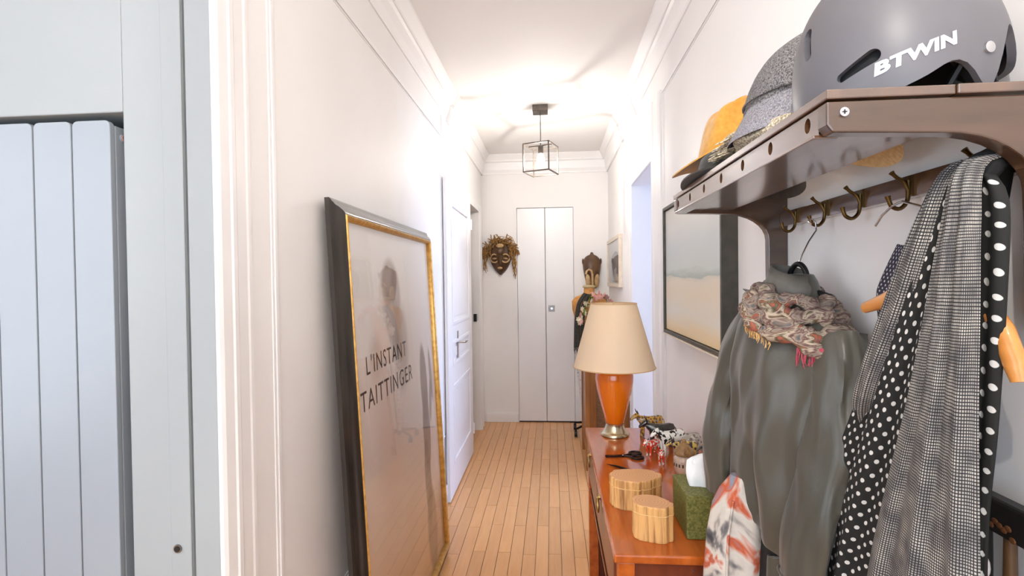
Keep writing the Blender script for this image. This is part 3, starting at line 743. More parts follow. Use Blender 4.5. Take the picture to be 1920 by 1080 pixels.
b = MB(); b.tube([(0.302, DY0 + 0.0095, DZT - 0.035), (0.302, DY0 + 0.007, DZT - 0.035)], 0.0022, 10)
build(b, 'screw', M['chrome'], ck)
# things kept inside the console
M['sage'] = mat('sage_fabric', (104, 112, 96), (122, 128, 112), 0.9, scale=80)
bag = thing('storage_pouch', 'grey green cloth pouch on the console shelf', 'pouch', (0.40, 1.25, 0.516))
b = MB(); b.loft([[(0.395 + w_ * math.copysign(abs(math.cos(a)) ** 0.5, math.cos(a)), 1.25 + d_ * math.copysign(abs(math.sin(a)) ** 0.5, math.sin(a)), z + 0.004 * math.sin(3 * a)) for a in [2 * PI * j / 24 for j in range(24)]] for w_, d_, z in ((0.06, 0.07, 0.521), (0.075, 0.085, 0.55), (0.075, 0.085, 0.62), (0.06, 0.07, 0.665), (0.03, 0.035, 0.675))])
build(b, 'pouch_body', M['sage'], bag, smooth=True)
b = MB(); b.tube([(0.345 + 0.10 * t, 1.195, 0.672 + 0.004 * math.sin(6 * t * PI)) for t in [j / 12 for j in range(13)]], 0.004, 6)
build(b, 'drawstring', M['black'], bag, smooth=True)
pb = thing('paper_folder', 'pale paper folder beside the green pouch in the console', 'folder', (0.465, 1.24, 0.516))
build(MB().box(0.474, 0.488, 1.15, 1.36, 0.5165, 0.69), 'cover', mat('pale_card', (206, 196, 184), rough=0.8), pb, bevel=0.002)
build(MB().box(0.477, 0.485, 1.152, 1.358, 0.69, 0.694), 'page_block', mat('paper_pages', (232, 228, 220), rough=0.9), pb)

# ------------------------------------------------------------------ table lamp
lx, ly = 0.238, 2.0
tl = thing('table_lamp', 'orange ceramic table lamp with cream cone shade on the console', 'lamp', (lx, ly, DZT))
M['silver_gilt'] = mat('silver_gilt_metal', (196, 178, 140), (216, 204, 176), 0.25, metal=0.9, scale=30)
M['orange_glaze'] = mat('orange_glaze', (224, 108, 10), (232, 120, 18), 0.15, scale=4, coat=0.6)
M['shade'] = None
def shade_mat():
    m_ = bpy.data.materials.new('cream_lampshade'); m_.use_nodes = True; nt = m_.node_tree; N = nt.nodes; L = nt.links; p = N['Principled BSDF']
    p.inputs['Base Color'].default_value = _srgb((250, 230, 200)); p.inputs['Roughness'].default_value = 0.75
    tr = N.new('ShaderNodeBsdfTranslucent'); tr.inputs[0].default_value = _srgb((250, 230, 200)); mx = N.new('ShaderNodeMixShader'); mx.inputs[0].default_value = 0.3
    L.new(p.outputs[0], mx.inputs[1]); L.new(tr.outputs[0], mx.inputs[2]); L.new(mx.outputs[0], N['Material Output'].inputs['Surface'])
    return m_
M['shade'] = shade_mat()
b = MB(); b.lathe([(0.044, 0.0005), (0.055, 0.002), (0.055, 0.008), (0.050, 0.013), (0.046, 0.016), (0.043, 0.021), (0.036, 0.034), (0.034, 0.044), (0.036, 0.050)], 36, (lx, ly, DZT))
build(b, 'foot', M['silver_gilt'], tl, smooth=True)
b = MB(); b.lathe([(0.033, 0.050), (0.036, 0.054), (0.046, 0.095), (0.058, 0.140), (0.068, 0.180), (0.073, 0.212), (0.073, 0.235), (0.068, 0.256), (0.056, 0.274), (0.040, 0.286), (0.026, 0.292), (0.018, 0.294)], 44, (lx, ly, DZT))
build(b, 'lamp_body', M['orange_glaze'], tl, smooth=True)
b = MB(); b.lathe([(0.018, 0.294), (0.018, 0.310), (0.010, 0.314), (0.010, 0.36), (0.014, 0.362), (0.014, 0.40)], 16, (lx, ly, DZT))
build(b, 'socket', M['brass'], tl, smooth=True)
b = MB()
r0, z0, r1, z1 = 0.157, 0.268, 0.088, 0.514
n_ = 56
b.lathe([(r0, z0), (r1, z1), (r1 - 0.002, z1), (r0 - 0.002, z0)], n_, (lx, ly, DZT), False, False)
base = (3) * n_
b.f += [((3) * n_ + j, (3) * n_ + (j + 1) % n_, (j + 1) % n_, j) for j in range(n_)]
shd = build(b, 'lamp_shade', M['shade'], tl, smooth=True)
for r_, z_ in ((r0, z0), (r1, z1)):
    b = MB(); b.tube([(lx + r_ * math.cos(a), ly + r_ * math.sin(a), DZT + z_) for a in [2 * PI * j / 48 for j in range(48)]], 0.0022, 6, closed=True)
    build(b, 'shade_rim', mat('shade_binding', (214, 178, 132), rough=0.7), shd, smooth=True)
b = MB(); b.tube([(lx - r1, ly, DZT + z1 - 0.008), (lx, ly, DZT + z1 - 0.012), (lx + r1, ly, DZT + z1 - 0.008)], 0.0018, 6)
b.tube([(lx, ly - r1, DZT + z1 - 0.008), (lx, ly, DZT + z1 - 0.012), (lx, ly + r1, DZT + z1 - 0.008)], 0.0018, 6)
b.ball((lx, ly, DZT + z1 - 0.006), 0.006)
build(b, 'shade_spider', M['brass'], shd, smooth=True)

# ------------------------------------------------------------------ log boxes, tissue box, small things on the console
M['log_top'] = None
def log_end():
    m_ = bpy.data.materials.new('cut_log_end'); m_.use_nodes = True; nt = m_.node_tree; N = nt.nodes; L = nt.links; p = N['Principled BSDF']
    tc = N.new('ShaderNodeTexCoord'); mp = N.new('ShaderNodeMapping'); mp.inputs['Scale'].default_value = (1, 1.25, 0.0)
    L.new(tc.outputs['Object'], mp.inputs[0])
    wv = N.new('ShaderNodeTexWave'); wv.wave_type = 'RINGS'; wv.rings_direction = 'Z'; wv.inputs['Scale'].default_value = 42; wv.inputs['Distortion'].default_value = 3; wv.inputs['Detail Scale'].default_value = 12
    L.new(mp.outputs[0], wv.inputs['Vector'])
    cr = N.new('ShaderNodeValToRGB'); cr.color_ramp.elements[0].color = _srgb((206, 148, 100)); cr.color_ramp.elements[1].color = _srgb((222, 168, 116))
    L.new(wv.outputs['Fac'], cr.inputs['Fac']); L.new(cr.outputs['Color'], p.inputs['Base Color']); p.inputs['Roughness'].default_value = 0.55
    return m_
M['log_top'] = log_end()
M['log_side'] = mat('split_log_side', (146, 94, 46), (222, 170, 104), 0.6, scale=60, stretch=(1.6, 1.6, 0.10), bump=0.8, bscale=90, contrast=(0.32, 0.52))
def log_box(label, cx_, cy_, rx, ry, h, hl, seed, rot=0.0):
    r_ = random.Random(seed)
    ph = [r_.uniform(0, 6.28) for _ in range(4)]
    n__ = 112
    notch = [PI * 1.15 + r_.uniform(-.2, .2), PI * 1.55 + r_.uniform(-.2, .2), PI * 1.8 + r_.uniform(-.1, .1), r_.uniform(0, PI), 0.3]
    def ring(z, k, sh=0.0):
        out = []
        for j in range(n__):
            a = 2 * PI * j / n__
            q = 1 + 0.06 * math.sin(2 * a + ph[0]) + 0.045 * math.sin(3 * a + ph[1]) + 0.03 * math.sin(5 * a + ph[2]) + 0.018 * math.sin(11 * a + ph[3]) + 0.010 * math.sin(23 * a + ph[1])
            for nn in notch:
                d = abs((a - nn + PI) % (2 * PI) - PI)
                if d < 0.13: q -= 0.085 * (1 - d / 0.13)
            out.append(((rx * math.cos(a)) * q * k, (ry * math.sin(a)) * q * k, z))
        return out
    t = thing('log_box', label, 'box', (cx_, cy_, DZT), 'log boxes on the console')
    t.rotation_euler = (0, 0, rot)
    build(MB().loft([ring(0.0005, 0.98), ring(0.004, 1.0), ring(h * 0.5, 0.985), ring(h - 0.001, 0.99)]), 'box_body', M['log_side'], t, local=True)
    ld = build(MB().loft([ring(h + 0.0005, 1.0), ring(h + hl - 0.003, 1.005), ring(h + hl, 0.985)]), 'lid', M['log_side'], t, local=True)
    c_ = build(MB().loft([ring(h + hl, 0.975), ring(h + hl + 0.001, 0.965)]), 'cut_face', M['log_top'], ld, local=True)
    b_ = MB()
    b_.tube([(p[0] * 1.004, p[1] * 1.004, h) for p in ring(h, 0.99)], 0.0011, 5, closed=True)
    build(b_, 'lid_joint', mat('pale_joint', (226, 184, 124), rough=0.6), t, local=True)
    return t
log_box('wider lidded box carved from a split log, behind the smaller log box', 0.217, 1.385, 0.066, 0.050, 0.056, 0.022, 4, 0.1)
log_box('small round lidded log box at the near end of the console', 0.229, 1.212, 0.047, 0.036, 0.062, 0.020, 9, -0.25)

M['green_weave'] = mat('olive_woven_card', (88, 90, 30), (124, 120, 60), 0.6, scale=220, bump=0.4, bscale=260, detail=1)
tb = thing('tissue_box', 'olive green woven tissue box with a white tissue', 'tissue box', (0.372, 1.265, DZT))
tx0, tx1, ty0, ty1, tz = 0.306, 0.446, 1.198, 1.335, 0.853
tbo = MB()
tbo.box(tx0, tx1, ty0, ty1, DZT + 0.0005, tz)
build(tbo, 'box_body', M['green_weave'], tb, bevel=0.003)
b = MB(); b.prism([(0.372 + 0.040 * math.cos(2 * PI * j / 24), 1.268 + 0.020 * math.sin(2 * PI * j / 24)) for j in range(24)], 'z', tz, tz + 0.0008)
build(b, 'slot', M['black'], tb)
M['tissue'] = mat('white_tissue', (240, 240, 238), (232, 232, 230), 0.9, scale=20, bump=0.3, bscale=40)
b = MB(); rings = []
for i in range(12):
    t = i / 11
    w_ = 0.034 * (1 - 0.30 * t ** 1.5); d_ = 0.014 + 0.006 * math.sin(t * 3)
    if i == 11: w_ *= 0.75; d_ *= 0.5
    ring = []
    for j in range(32):
        a = 2 * PI * j / 32
        rr_ = 1 + 0.10 * math.sin(4 * a + t * 3) + 0.06 * math.sin(7 * a - 2 * t)
        ring.append((0.362 - 0.012 * t + w_ * rr_ * math.cos(a), 1.262 + d_ * rr_ * math.sin(a), tz + 0.0008 + 0.072 * t + 0.006 * t * math.cos(a)))
    rings.append(ring)
b.loft(rings)
build(b, 'tissue', M['tissue'], tb, smooth=True)

# scissors and letter opener
M['dark_steel'] = mat('dark_steel', (44, 36, 34), (60, 50, 46), 0.3, metal=0.8)
sc_ = thing('scissors', 'dark scissors with ring handles lying by the lamp', 'scissors', (0.24, 1.75, DZT))
def ringpts(cx_, cy_, r1_, r2_, z, n__=20): return [(cx_ + r1_ * math.cos(2 * PI * j / n__), cy_ + r2_ * math.sin(2 * PI * j / n__), z) for j in range(n__)]
zz = DZT + 0.004
for s_ in (-1, 1):
    b = MB()
    piv = Vector((0.235, 1.752, zz))
    b.add([(0.175, 1.745 + 0.006 * s_, DZT + 0.001), (0.235, 1.752 - 0.006 * s_, DZT + 0.001), (0.237, 1.752 + 0.006 * s_, DZT + 0.001), (0.175, 1.745 + 0.006 * s_, DZT + 0.006), (0.235, 1.752 - 0.006 * s_, DZT + 0.006), (0.237, 1.752 + 0.006 * s_, DZT + 0.006)], [(0, 1, 2), (3, 5, 4), (0, 3, 4, 1), (1, 4, 5, 2), (2, 5, 3, 0)])
    build(b, 'blade', M['dark_steel'], sc_)
    b = MB(); b.tube([(0.235, 1.752, zz), (0.262, 1.756 + 0.012 * s_, zz)], 0.0035, 8)
    b.tube(ringpts(0.281, 1.758 + 0.022 * s_, 0.020, 0.015, zz), 0.0038, 8, closed=True)
    build(b, 'ring_handle', M['dark_steel'], sc_, smooth=True)
b = MB(); b.tube([(0.235, 1.752, DZT + 0.005), (0.235, 1.752, DZT + 0.009)], 0.005, 12)
build(b, 'pivot_screw', M['chrome'], sc_)
lo = thing('letter_opener', 'slim dark letter opener lying behind the log boxes', 'letter opener', (0.24, 1.62, DZT))
b = MB(); b.tube([(0.172, 1.672, DZT + 0.003), (0.20, 1.652, DZT + 0.004), (0.262, 1.600, DZT + 0.004)], [0.0008, 0.0035, 0.0042], 8)
build(b, 'blade', M['dark_steel'], lo, smooth=True)
b = MB(); b.tube([(0.262, 1.600, DZT + 0.005), (0.285, 1.582, DZT + 0.006), (0.305, 1.562, DZT + 0.005)], [0.005, 0.006, 0.004], 10)
build(b, 'handle', M['dark_steel'], lo, smooth=True)

# cow figurines
def patch_mat(name, c1, c2, scale, c3=None, rough=0.25):
    m_ = bpy.data.materials.new(name); m_.use_nodes = True; nt = m_.node_tree; N = nt.nodes; L = nt.links; p = N['Principled BSDF']
    tc = N.new('ShaderNodeTexCoord'); vo = N.new('ShaderNodeTexVoronoi'); vo.inputs['Scale'].default_value = scale; L.new(tc.outputs['Object'], vo.inputs['Vector'])
    cr = N.new('ShaderNodeValToRGB'); cr.color_ramp.interpolation = 'CONSTANT'; e = cr.color_ramp.elements
    e[0].color = _srgb(c1); e[1].position = 0.5; e[1].color = _srgb(c2)
    if c3: q = e.new(0.75); q.color = _srgb(c3)
    L.new(vo.outputs['Color'], cr.inputs['Fac']); L.new(cr.outputs['Color'], p.inputs['Base Color']); p.inputs['Roughness'].default_value = rough; p.inputs['Coat Weight'].default_value = 0.4
    return m_
M['hoof'] = mat('dark_hoof', (40, 34, 30), rough=0.5)
def cow(label, loc, rot, scale, body_mat, head_mat=None, horn=True):
    """cow facing -x, about 0.1 long"""
    t = thing('cow_figurine', label, 'figurine', loc, 'painted cow figurines on the console')
    t.rotation_euler = (0, 0, rot); t.scale = (scale,) * 3
    rings = []
    for x, ry, rz, z in ((0.046, 0.006, 0.008, 0.060), (0.043, 0.014, 0.017, 0.056), (0.030, 0.018, 0.021, 0.054), (0.010, 0.019, 0.021, 0.051), (-0.012, 0.018, 0.020, 0.052), (-0.028, 0.015, 0.018, 0.056), (-0.036, 0.010, 0.013, 0.062), (-0.044, 0.008, 0.010, 0.068)):
        rings.append([(x, ry * math.cos(2 * PI * j / 16), z + rz * math.sin(2 * PI * j / 16)) for j in range(16)])
    build(MB().loft(rings), 'body', body_mat, t, smooth=True, local=True)
    for x, y in ((-0.026, -0.010), (-0.026, 0.010), (0.034, -0.010), (0.034, 0.010)):
        b_ = MB(); b_.tube([(x, y, 0.048), (x + 0.002, y, 0.024), (x, y, 0.0005)], [0.0075, 0.005, 0.0052], 8)
        build(b_, 'leg', body_mat, t, smooth=True, local=True)
    rings = []
    for x, r_, z in ((-0.038, 0.008, 0.076), (-0.046, 0.0095, 0.075), (-0.056, 0.0075, 0.069), (-0.064, 0.006, 0.063), (-0.067, 0.004, 0.061)):
        rings.append([(x, r_ * math.cos(2 * PI * j / 12), z + r_ * math.sin(2 * PI * j / 12)) for j in range(12)])
    hd_ = build(MB().loft(rings), 'head', head_mat or body_mat, t, smooth=True, local=True)
    for s_ in (-1, 1):
        b_ = MB(); b_.tube([(-0.042, s_ * 0.006, 0.083), (-0.044, s_ * 0.013, 0.088), (-0.047, s_ * 0.015, 0.096)], [0.0025, 0.002, 0.0006], 6)
        build(b_, 'horn', M['hoof'] if horn else head_mat or body_mat, hd_, smooth=True, local=True)
        b_ = MB(); b_.ball((-0.040, s_ * 0.013, 0.077), 0.003, 0.007, 0.003, 8, 6)
        build(b_, 'ear', head_mat or body_mat, hd_, smooth=True, local=True)
    b_ = MB(); b_.tube([(0.046, 0, 0.064), (0.052, 0, 0.055), (0.053, 0, 0.035)], [0.0018, 0.0015, 0.0025], 6)
    build(b_, 'tail', body_mat, t, smooth=True, local=True)
    return t
M['c_gold'] = patch_mat('mosaic_gold', (196, 150, 56), (112, 74, 40), 170, (150, 150, 140))
M['c_black'] = mat('black_glaze', (34, 32, 28), (52, 50, 44), 0.25, coat=0.5)
M['c_white'] = patch_mat('white_black_print', (236, 234, 226), (28, 28, 30), 110, (236, 234, 226))
M['c_yellow'] = patch_mat('yellow_black_print', (206, 176, 84), (50, 44, 50), 150, (196, 190, 170))
M['c_red'] = patch_mat('red_white_print', (226, 58, 26), (236, 226, 214), 90, (226, 58, 26))
M['c_grey'] = patch_mat('grey_print', (176, 168, 158), (120, 108, 98), 130, (202, 196, 186))
cow('gold mosaic cow figurine, farthest on the console', (0.368, 1.985, DZT), 0.1, 1.10, M['c_gold'])
cow('glossy black bull figurine between the patterned cows', (0.385, 1.875, DZT), 0.0, 1.12, M['c_black'])
cow('white cow figurine with black print', (0.402, 1.790, DZT), 0.35, 1.12, M['c_white'])
cow('yellow and black printed cow figurine beside the glass jar', (0.430, 1.715, DZT), 0.2, 0.92, M['c_yellow'])
cow('red cow figurine with white patches at the front of the herd', (0.338, 1.775, DZT), 0.75, 0.72, M['c_red'])
cow('tiny red and white calf figurine with its head low', (0.352, 1.690, DZT), 1.35, 0.58, M['c_red'])
cow('grey patterned cow figurine against the wall', (0.462, 1.800, DZT), 0.1, 0.95, M['c_grey'])

# glass jar with roof-shaped lid
jr = thing('glass_jar', 'squat printed glass jar with a brown house-shaped lid', 'jar', (0.402, 1.60, DZT))
M['jar_glass'] = mat('frosted_jar', (206, 186, 166), (186, 158, 138), 0.12, scale=40, coat=0.6)
b = MB(); b.lathe([(0.020, 0.0005), (0.026, 0.004), (0.031, 0.018), (0.033, 0.036), (0.031, 0.052), (0.025, 0.062), (0.020, 0.064)], 28, (0.402, 1.60, DZT))
build(b, 'jar_body', M['jar_glass'], jr, smooth=True)
b = MB()
for k in range(9):
    a = PI + 0.25 + k * 0.32
    x, y = 0.402 + 0.0325 * math.cos(a), 1.60 + 0.0325 * math.sin(a)
    b.tube([(x, y, DZT + 0.031), (x, y, DZT + 0.040)], 0.0022, 6)
build(b, 'printed_band', M['hoof'], jr)
M['lid_brown'] = mat('brown_glaze', (128, 94, 54), (166, 130, 82), 0.35, scale=60)
b = MB(); b.lathe([(0.030, 0.064), (0.032, 0.068), (0.031, 0.073), (0.024, 0.082), (0.016, 0.092), (0.010, 0.099), (0.006, 0.102)], 24, (0.402, 1.60, DZT))
ldj = build(b, 'lid', M['lid_brown'], jr, smooth=True)
b = MB(); b.ball((0.402, 1.60, DZT + 0.105), 0.007)
build(b, 'lid_knob', M['lid_brown'], ldj, smooth=True)
b = MB(); b.prism([(0.392, DZT + 0.074), (0.402, DZT + 0.094), (0.412, DZT + 0.074)], 'y', 1.566, 1.582)
build(b, 'gable', M['lid_brown'], ldj)

# painted bird figurine and little orange dish
bd = thing('bird_figurine', 'painted wooden bird figurine behind the tissue box', 'figurine', (0.472, 1.60, DZT))
M['bird_brown'] = mat('bird_brown', (150, 92, 58), (176, 116, 76), 0.4, scale=40)
M['bird_white'] = mat('bird_white', (226, 220, 206), rough=0.4)
rings = []
for z, r_, dx in ((0.010, 0.012, 0), (0.022, 0.020, 0), (0.045, 0.022, 0.001), (0.066, 0.015, -0.002), (0.080, 0.013, -0.004), (0.092, 0.012, -0.006), (0.100, 0.006, -0.007)):
    rings.append([(0.472 + dx + r_ * math.cos(2 * PI * j / 16), 1.60 + 0.8 * r_ * math.sin(2 * PI * j / 16), DZT + z) for j in range(16)])
build(MB().loft(rings), 'body', M['bird_brown'], bd, smooth=True)
b = MB(); b.ball((0.467, 1.588, DZT + 0.072), 0.011, 0.008, 0.018)
build(b, 'breast', M['bird_white'], bd, smooth=True)
b = MB(); b.ball((0.486, 1.592, DZT + 0.044), 0.007, 0.013, 0.024)
build(b, 'wing', M['c_black'], bd, smooth=True)
b = MB(); b.tube([(0.462, 1.590, DZT + 0.092), (0.448, 1.585, DZT + 0.090), (0.438, 1.583, DZT + 0.082)], [0.006, 0.004, 0.001], 8)
build(b, 'beak', M['c_black'], bd, smooth=True)
b = MB(); b.lathe([(0.016, 0.0005), (0.018, 0.003), (0.014, 0.010), (0.008, 0.012)], 16, (0.472, 1.60, DZT))
build(b, 'stand', M['hoof'], bd, smooth=True)

# ------------------------------------------------------------------ cabinet beyond the doorway
cb = thing('wooden_cabinet', 'narrow brown framed cabinet standing beyond the daylit doorway', 'cabinet', (0.38, 3.85, 0))
M['walnut'] = mat('warm_walnut', (134, 80, 30), (166, 104, 46), 0.35, scale=5, stretch=(4, 4, 0.5), coat=0.2)
M['walnut_dark'] = mat('dark_walnut_panel', (104, 70, 40), (130, 90, 54), 0.45, scale=40, stretch=(1, 1, 2))
cx0, cx1, cy0, cy1, ch = 0.226, XR - 0.004, 3.605, 4.10, 0.80
for x0 in (cx0, cx1 - 0.035):
    for y0 in (cy0, cy1 - 0.035):
        build(MB().box(x0, x0 + 0.035, y0, y0 + 0.035, 0, ch), 'post', M['walnut'], cb, bevel=0.003)
build(MB().box(cx0 + 0.035, cx1 - 0.035, cy0 + 0.004, cy0 + 0.028, ch - 0.07, ch), 'rail', M['walnut'], cb)
build(MB().box(cx0 + 0.035, cx1 - 0.035, cy0 + 0.004, cy0 + 0.028, 0.10, 0.16), 'rail', M['walnut'], cb)
build(MB().box(cx0 + 0.035, cx0 + 0.075, cy0 + 0.006, cy0 + 0.026, 0.16, ch - 0.07), 'stile', M['walnut'], cb)
build(MB().box(cx0 + 0.075, cx1 - 0.035, cy0 + 0.014, cy0 + 0.022, 0.16, ch - 0.07), 'side_panel', M['walnut_dark'], cb)
build(MB().box(cx0 + 0.008, cx0 + 0.026, cy0 + 0.035, cy1 - 0.035, 0.10, ch), 'door', M['walnut'], cb, bevel=0.003)
build(MB().box(cx0 - 0.008, cx1, cy0 - 0.008, cy1 + 0.008, ch, ch + 0.022), 'cabinet_top', M['walnut'], cb, bevel=0.004)
build(MB().box(cx0 + 0.026, cx1, cy1 - 0.03, cy1 - 0.01, 0.10, ch), 'back', M['walnut_dark'], cb)
build(MB().box(cx0 + 0.026, cx1, cy0 + 0.03, cy1 - 0.03, 0.10, 0.12), 'bottom', M['walnut_dark'], cb)

# ------------------------------------------------------------------ dress form on castors with scarves
fx, fy = 0.325, 4.50
df = thing('dress_form', 'tan dress form on a castor stand by the end wall', 'dress form', (fx, fy, 0))
M['tan_form'] = mat('tan_linen', (206, 140, 70), (222, 162, 92), 0.7, scale=60)
rings = []
for z, rx, ry in ((0.72, 0.110, 0.085), (0.78, 0.130, 0.100), (0.86, 0.125, 0.095), (0.94, 0.112, 0.080), (1.02, 0.128, 0.092), (1.10, 0.150, 0.100), (1.17, 0.152, 0.085), (1.205, 0.125, 0.065), (1.225, 0.075, 0.052), (1.24, 0.048, 0.045), (1.285, 0.045, 0.044)):
    rings.append([(fx + rx * math.cos(2 * PI * j / 28), fy + ry * math.sin(2 * PI * j / 28), z) for j in range(28)])
build(MB().loft(rings), 'torso', M['tan_form'], df, smooth=True)
b = MB(); b.lathe([(0.050, 1.285), (0.056, 1.290), (0.056, 1.302), (0.050, 1.308), (0.012, 1.312)], 24, (fx, fy, 0))
build(b, 'neck_cap', mat('pale_cap', (196, 176, 130), rough=0.4), df, smooth=True)
b = MB(); b.tube([(fx + 0.030, fy, 1.310), (fx + 0.030, fy, 1.40), (fx + 0.022, fy, 1.435), (fx, fy, 1.447), (fx - 0.020, fy, 1.432), (fx - 0.026, fy, 1.405)], 0.0095, 10)
build(b, 'crook_finial', M['mask_pale'], df, smooth=True)
b = MB(); b.tube([(fx, fy, 0.09), (fx, fy, 0.73)], 0.013, 12)
build(b, 'pole', M['dark_steel'], df)
for k in range(5):
    a = 2 * PI * k / 5 + PI + 0.62
    ex, ey = fx + 0.165 * math.cos(a), min(fy + 0.18 * math.sin(a), YE - 0.06)
    b = MB(); b.tube([(fx, fy, 0.10), (ex, ey, 0.065)], [0.012, 0.009], 8)
    lg = build(b, 'leg', M['dark_steel'], df)
    b = MB(); b.tube([(ex - 0.012, ey, 0.026), (ex + 0.012, ey, 0.026)], 0.0255, 14); b.tube([(ex, ey, 0.03), (ex, ey, 0.066)], 0.008, 8)
    build(b, 'castor', M['black'], lg)

def arc(L_):
    s = [0.0]
    for a, b_ in zip(L_[:-1], L_[1:]): s.append(s[-1] + (Vector(b_) - Vector(a)).length)
    return s
def interp(L_, t):
    """smooth polyline sample (Catmull-Rom) at t in 0..1 by index-length"""
    L_ = [Vector(p) for p in L_]; s = arc(L_); d = t * s[-1]
    for i in range(len(s) - 1):
        if d <= s[i + 1] + 1e-9:
            u = (d - s[i]) / max(s[i + 1] - s[i], 1e-9)
            p0 = L_[max(i - 1, 0)]; p1 = L_[i]; p2 = L_[i + 1]; p3 = L_[min(i + 2, len(L_) - 1)]
            return 0.5 * ((2 * p1) + (p2 - p0) * u + (2 * p0 - 5 * p1 + 4 * p2 - p3) * u * u + (3 * p1 - p0 - 3 * p2 + p3) * u ** 3)
    return L_[-1]
def cloth(name, Lp, Rp, mt, parent, pleats=3, amp=0.01, nrm=(-1, -0.3, 0), nu=36, nv=48, phase=0.0, bulge=0.01, fold=1.3, thick=0.003, wob=0.6, grow=(0.4, 1.0), uv_off=(0, 0)):
    nrm = Vector(nrm).normalized()
    vs_, fs, uvs = [], [], []
    sl = 0.5 * (arc(Lp)[-1] + arc(Rp)[-1])
    wid = (interp(Lp, 0.6) - interp(Rp, 0.6)).length * fold
    for i in range(nv + 1):
        v = i / nv; a = interp(Lp, v); b_ = interp(Rp, v)
        for j in range(nu + 1):
            u = j / nu
            p = a.lerp(b_, u)
            g = grow[0] + (grow[1] - grow[0]) * v
            f_ = math.sin(2 * PI * pleats * (u + 0.05 * math.sin(3.1 * v + phase)) + phase + wob * math.sin(4 * v + phase * 2))
            f_ += 0.35 * math.sin(2 * PI * pleats * 2.3 * u + 2.1 * phase + 2 * v)
            p = p + nrm * (amp * g * f_ + bulge * math.sin(PI * u) ** 0.6)
            vs_.append(p); uvs.append((u * wid + uv_off[0], v * sl + uv_off[1]))
    for i in range(nv):
        for j in range(nu):
            q = i * (nu + 1) + j
            fs.append((q, q + 1, q + nu + 2, q + nu + 1))
    me = bpy.data.meshes.new(name); me.from_pydata([tuple(p) for p in vs_], [], fs)
    ul = me.uv_layers.new(name='UVMap')
    for poly in me.polygons:
        for li in poly.loop_indices: ul.data[li].uv = uvs[me.loops[li].vertex_index]
    o = link(name, me, mt, parent, smooth=True)
    sm = o.modifiers.new('thickness', 'SOLIDIFY'); sm.thickness = thick; sm.offset = 0
    return o
def fringe(pts, ln, r_, seed, drop=(0, 0, -1), n_per=1):
    rg = random.Random(seed); b_ = MB(); dv = Vector(drop)
    for p in pts:
        p = Vector(p)
        q = p + dv * ln * rg.uniform(0.6, 1.1) + Vector((rg.uniform(-.2, .2), rg.uniform(-.2, .2), 0)) * ln
        mid = (p + q) / 2 + Vector((rg.uniform(-.15, .15), rg.uniform(-.15, .15), 0)) * ln
        b_.tube([p, mid, q], [r_, r_, r_ * 0.5], 5)
    return b_
M['black_wool'] = mat('charcoal_wool', (48, 46, 40), (66, 64, 58), 0.9, scale=120)
M['print_cloth'] = mat('white_printed_cloth', (226, 218, 212), (150, 142, 150), 0.8, scale=45, contrast=(0.55, 0.62))
ks = thing('black_scarf', 'charcoal fringed scarf draped over the dress form', 'scarf', (0.22, 4.40, 0.90))
cloth('scarf_panel', [(0.272, 4.42, 1.245), (0.215, 4.385, 1.16), (0.190, 4.375, 1.02), (0.180, 4.375, 0.78)], [(0.300, 4.41, 1.235), (0.245, 4.375, 1.15), (0.235, 4.365, 1.02), (0.232, 4.365, 0.78)], M['black_wool'], ks, 1.5, 0.006, (0, -1, 0), nu=12, nv=24)
cloth('scarf_panel', [(0.300, 4.405, 1.235), (0.252, 4.375, 1.15), (0.240, 4.365, 1.02), (0.236, 4.365, 0.77)], [(0.330, 4.405, 1.23), (0.285, 4.375, 1.13), (0.272, 4.362, 1.0), (0.262, 4.362, 0.77)], M['black_wool'], ks, 1.5, 0.006, (0, -1, 0), nu=12, nv=24, phase=1.0)
o = build(fringe([(0.182 + 0.0055 * k, 4.367, 0.785) for k in range(15)], 0.06, 0.0022, 2), 'fringe', M['black_wool'], ks); o['kind'] = 'stuff'
ps = thing('printed_scarf', 'long white printed scarf hanging low on the dress form', 'scarf', (0.25, 4.38, 0.20))
cloth('scarf_panel', [(0.195, 4.385, 0.78), (0.205, 4.385, 0.60), (0.225, 4.385, 0.40), (0.262, 4.39, 0.12)], [(0.285, 4.385, 0.78), (0.285, 4.385, 0.60), (0.285, 4.385, 0.40), (0.295, 4.39, 0.12)], M['print_cloth'], ps, 2, 0.006, (0, -1, 0), nu=16, nv=24)

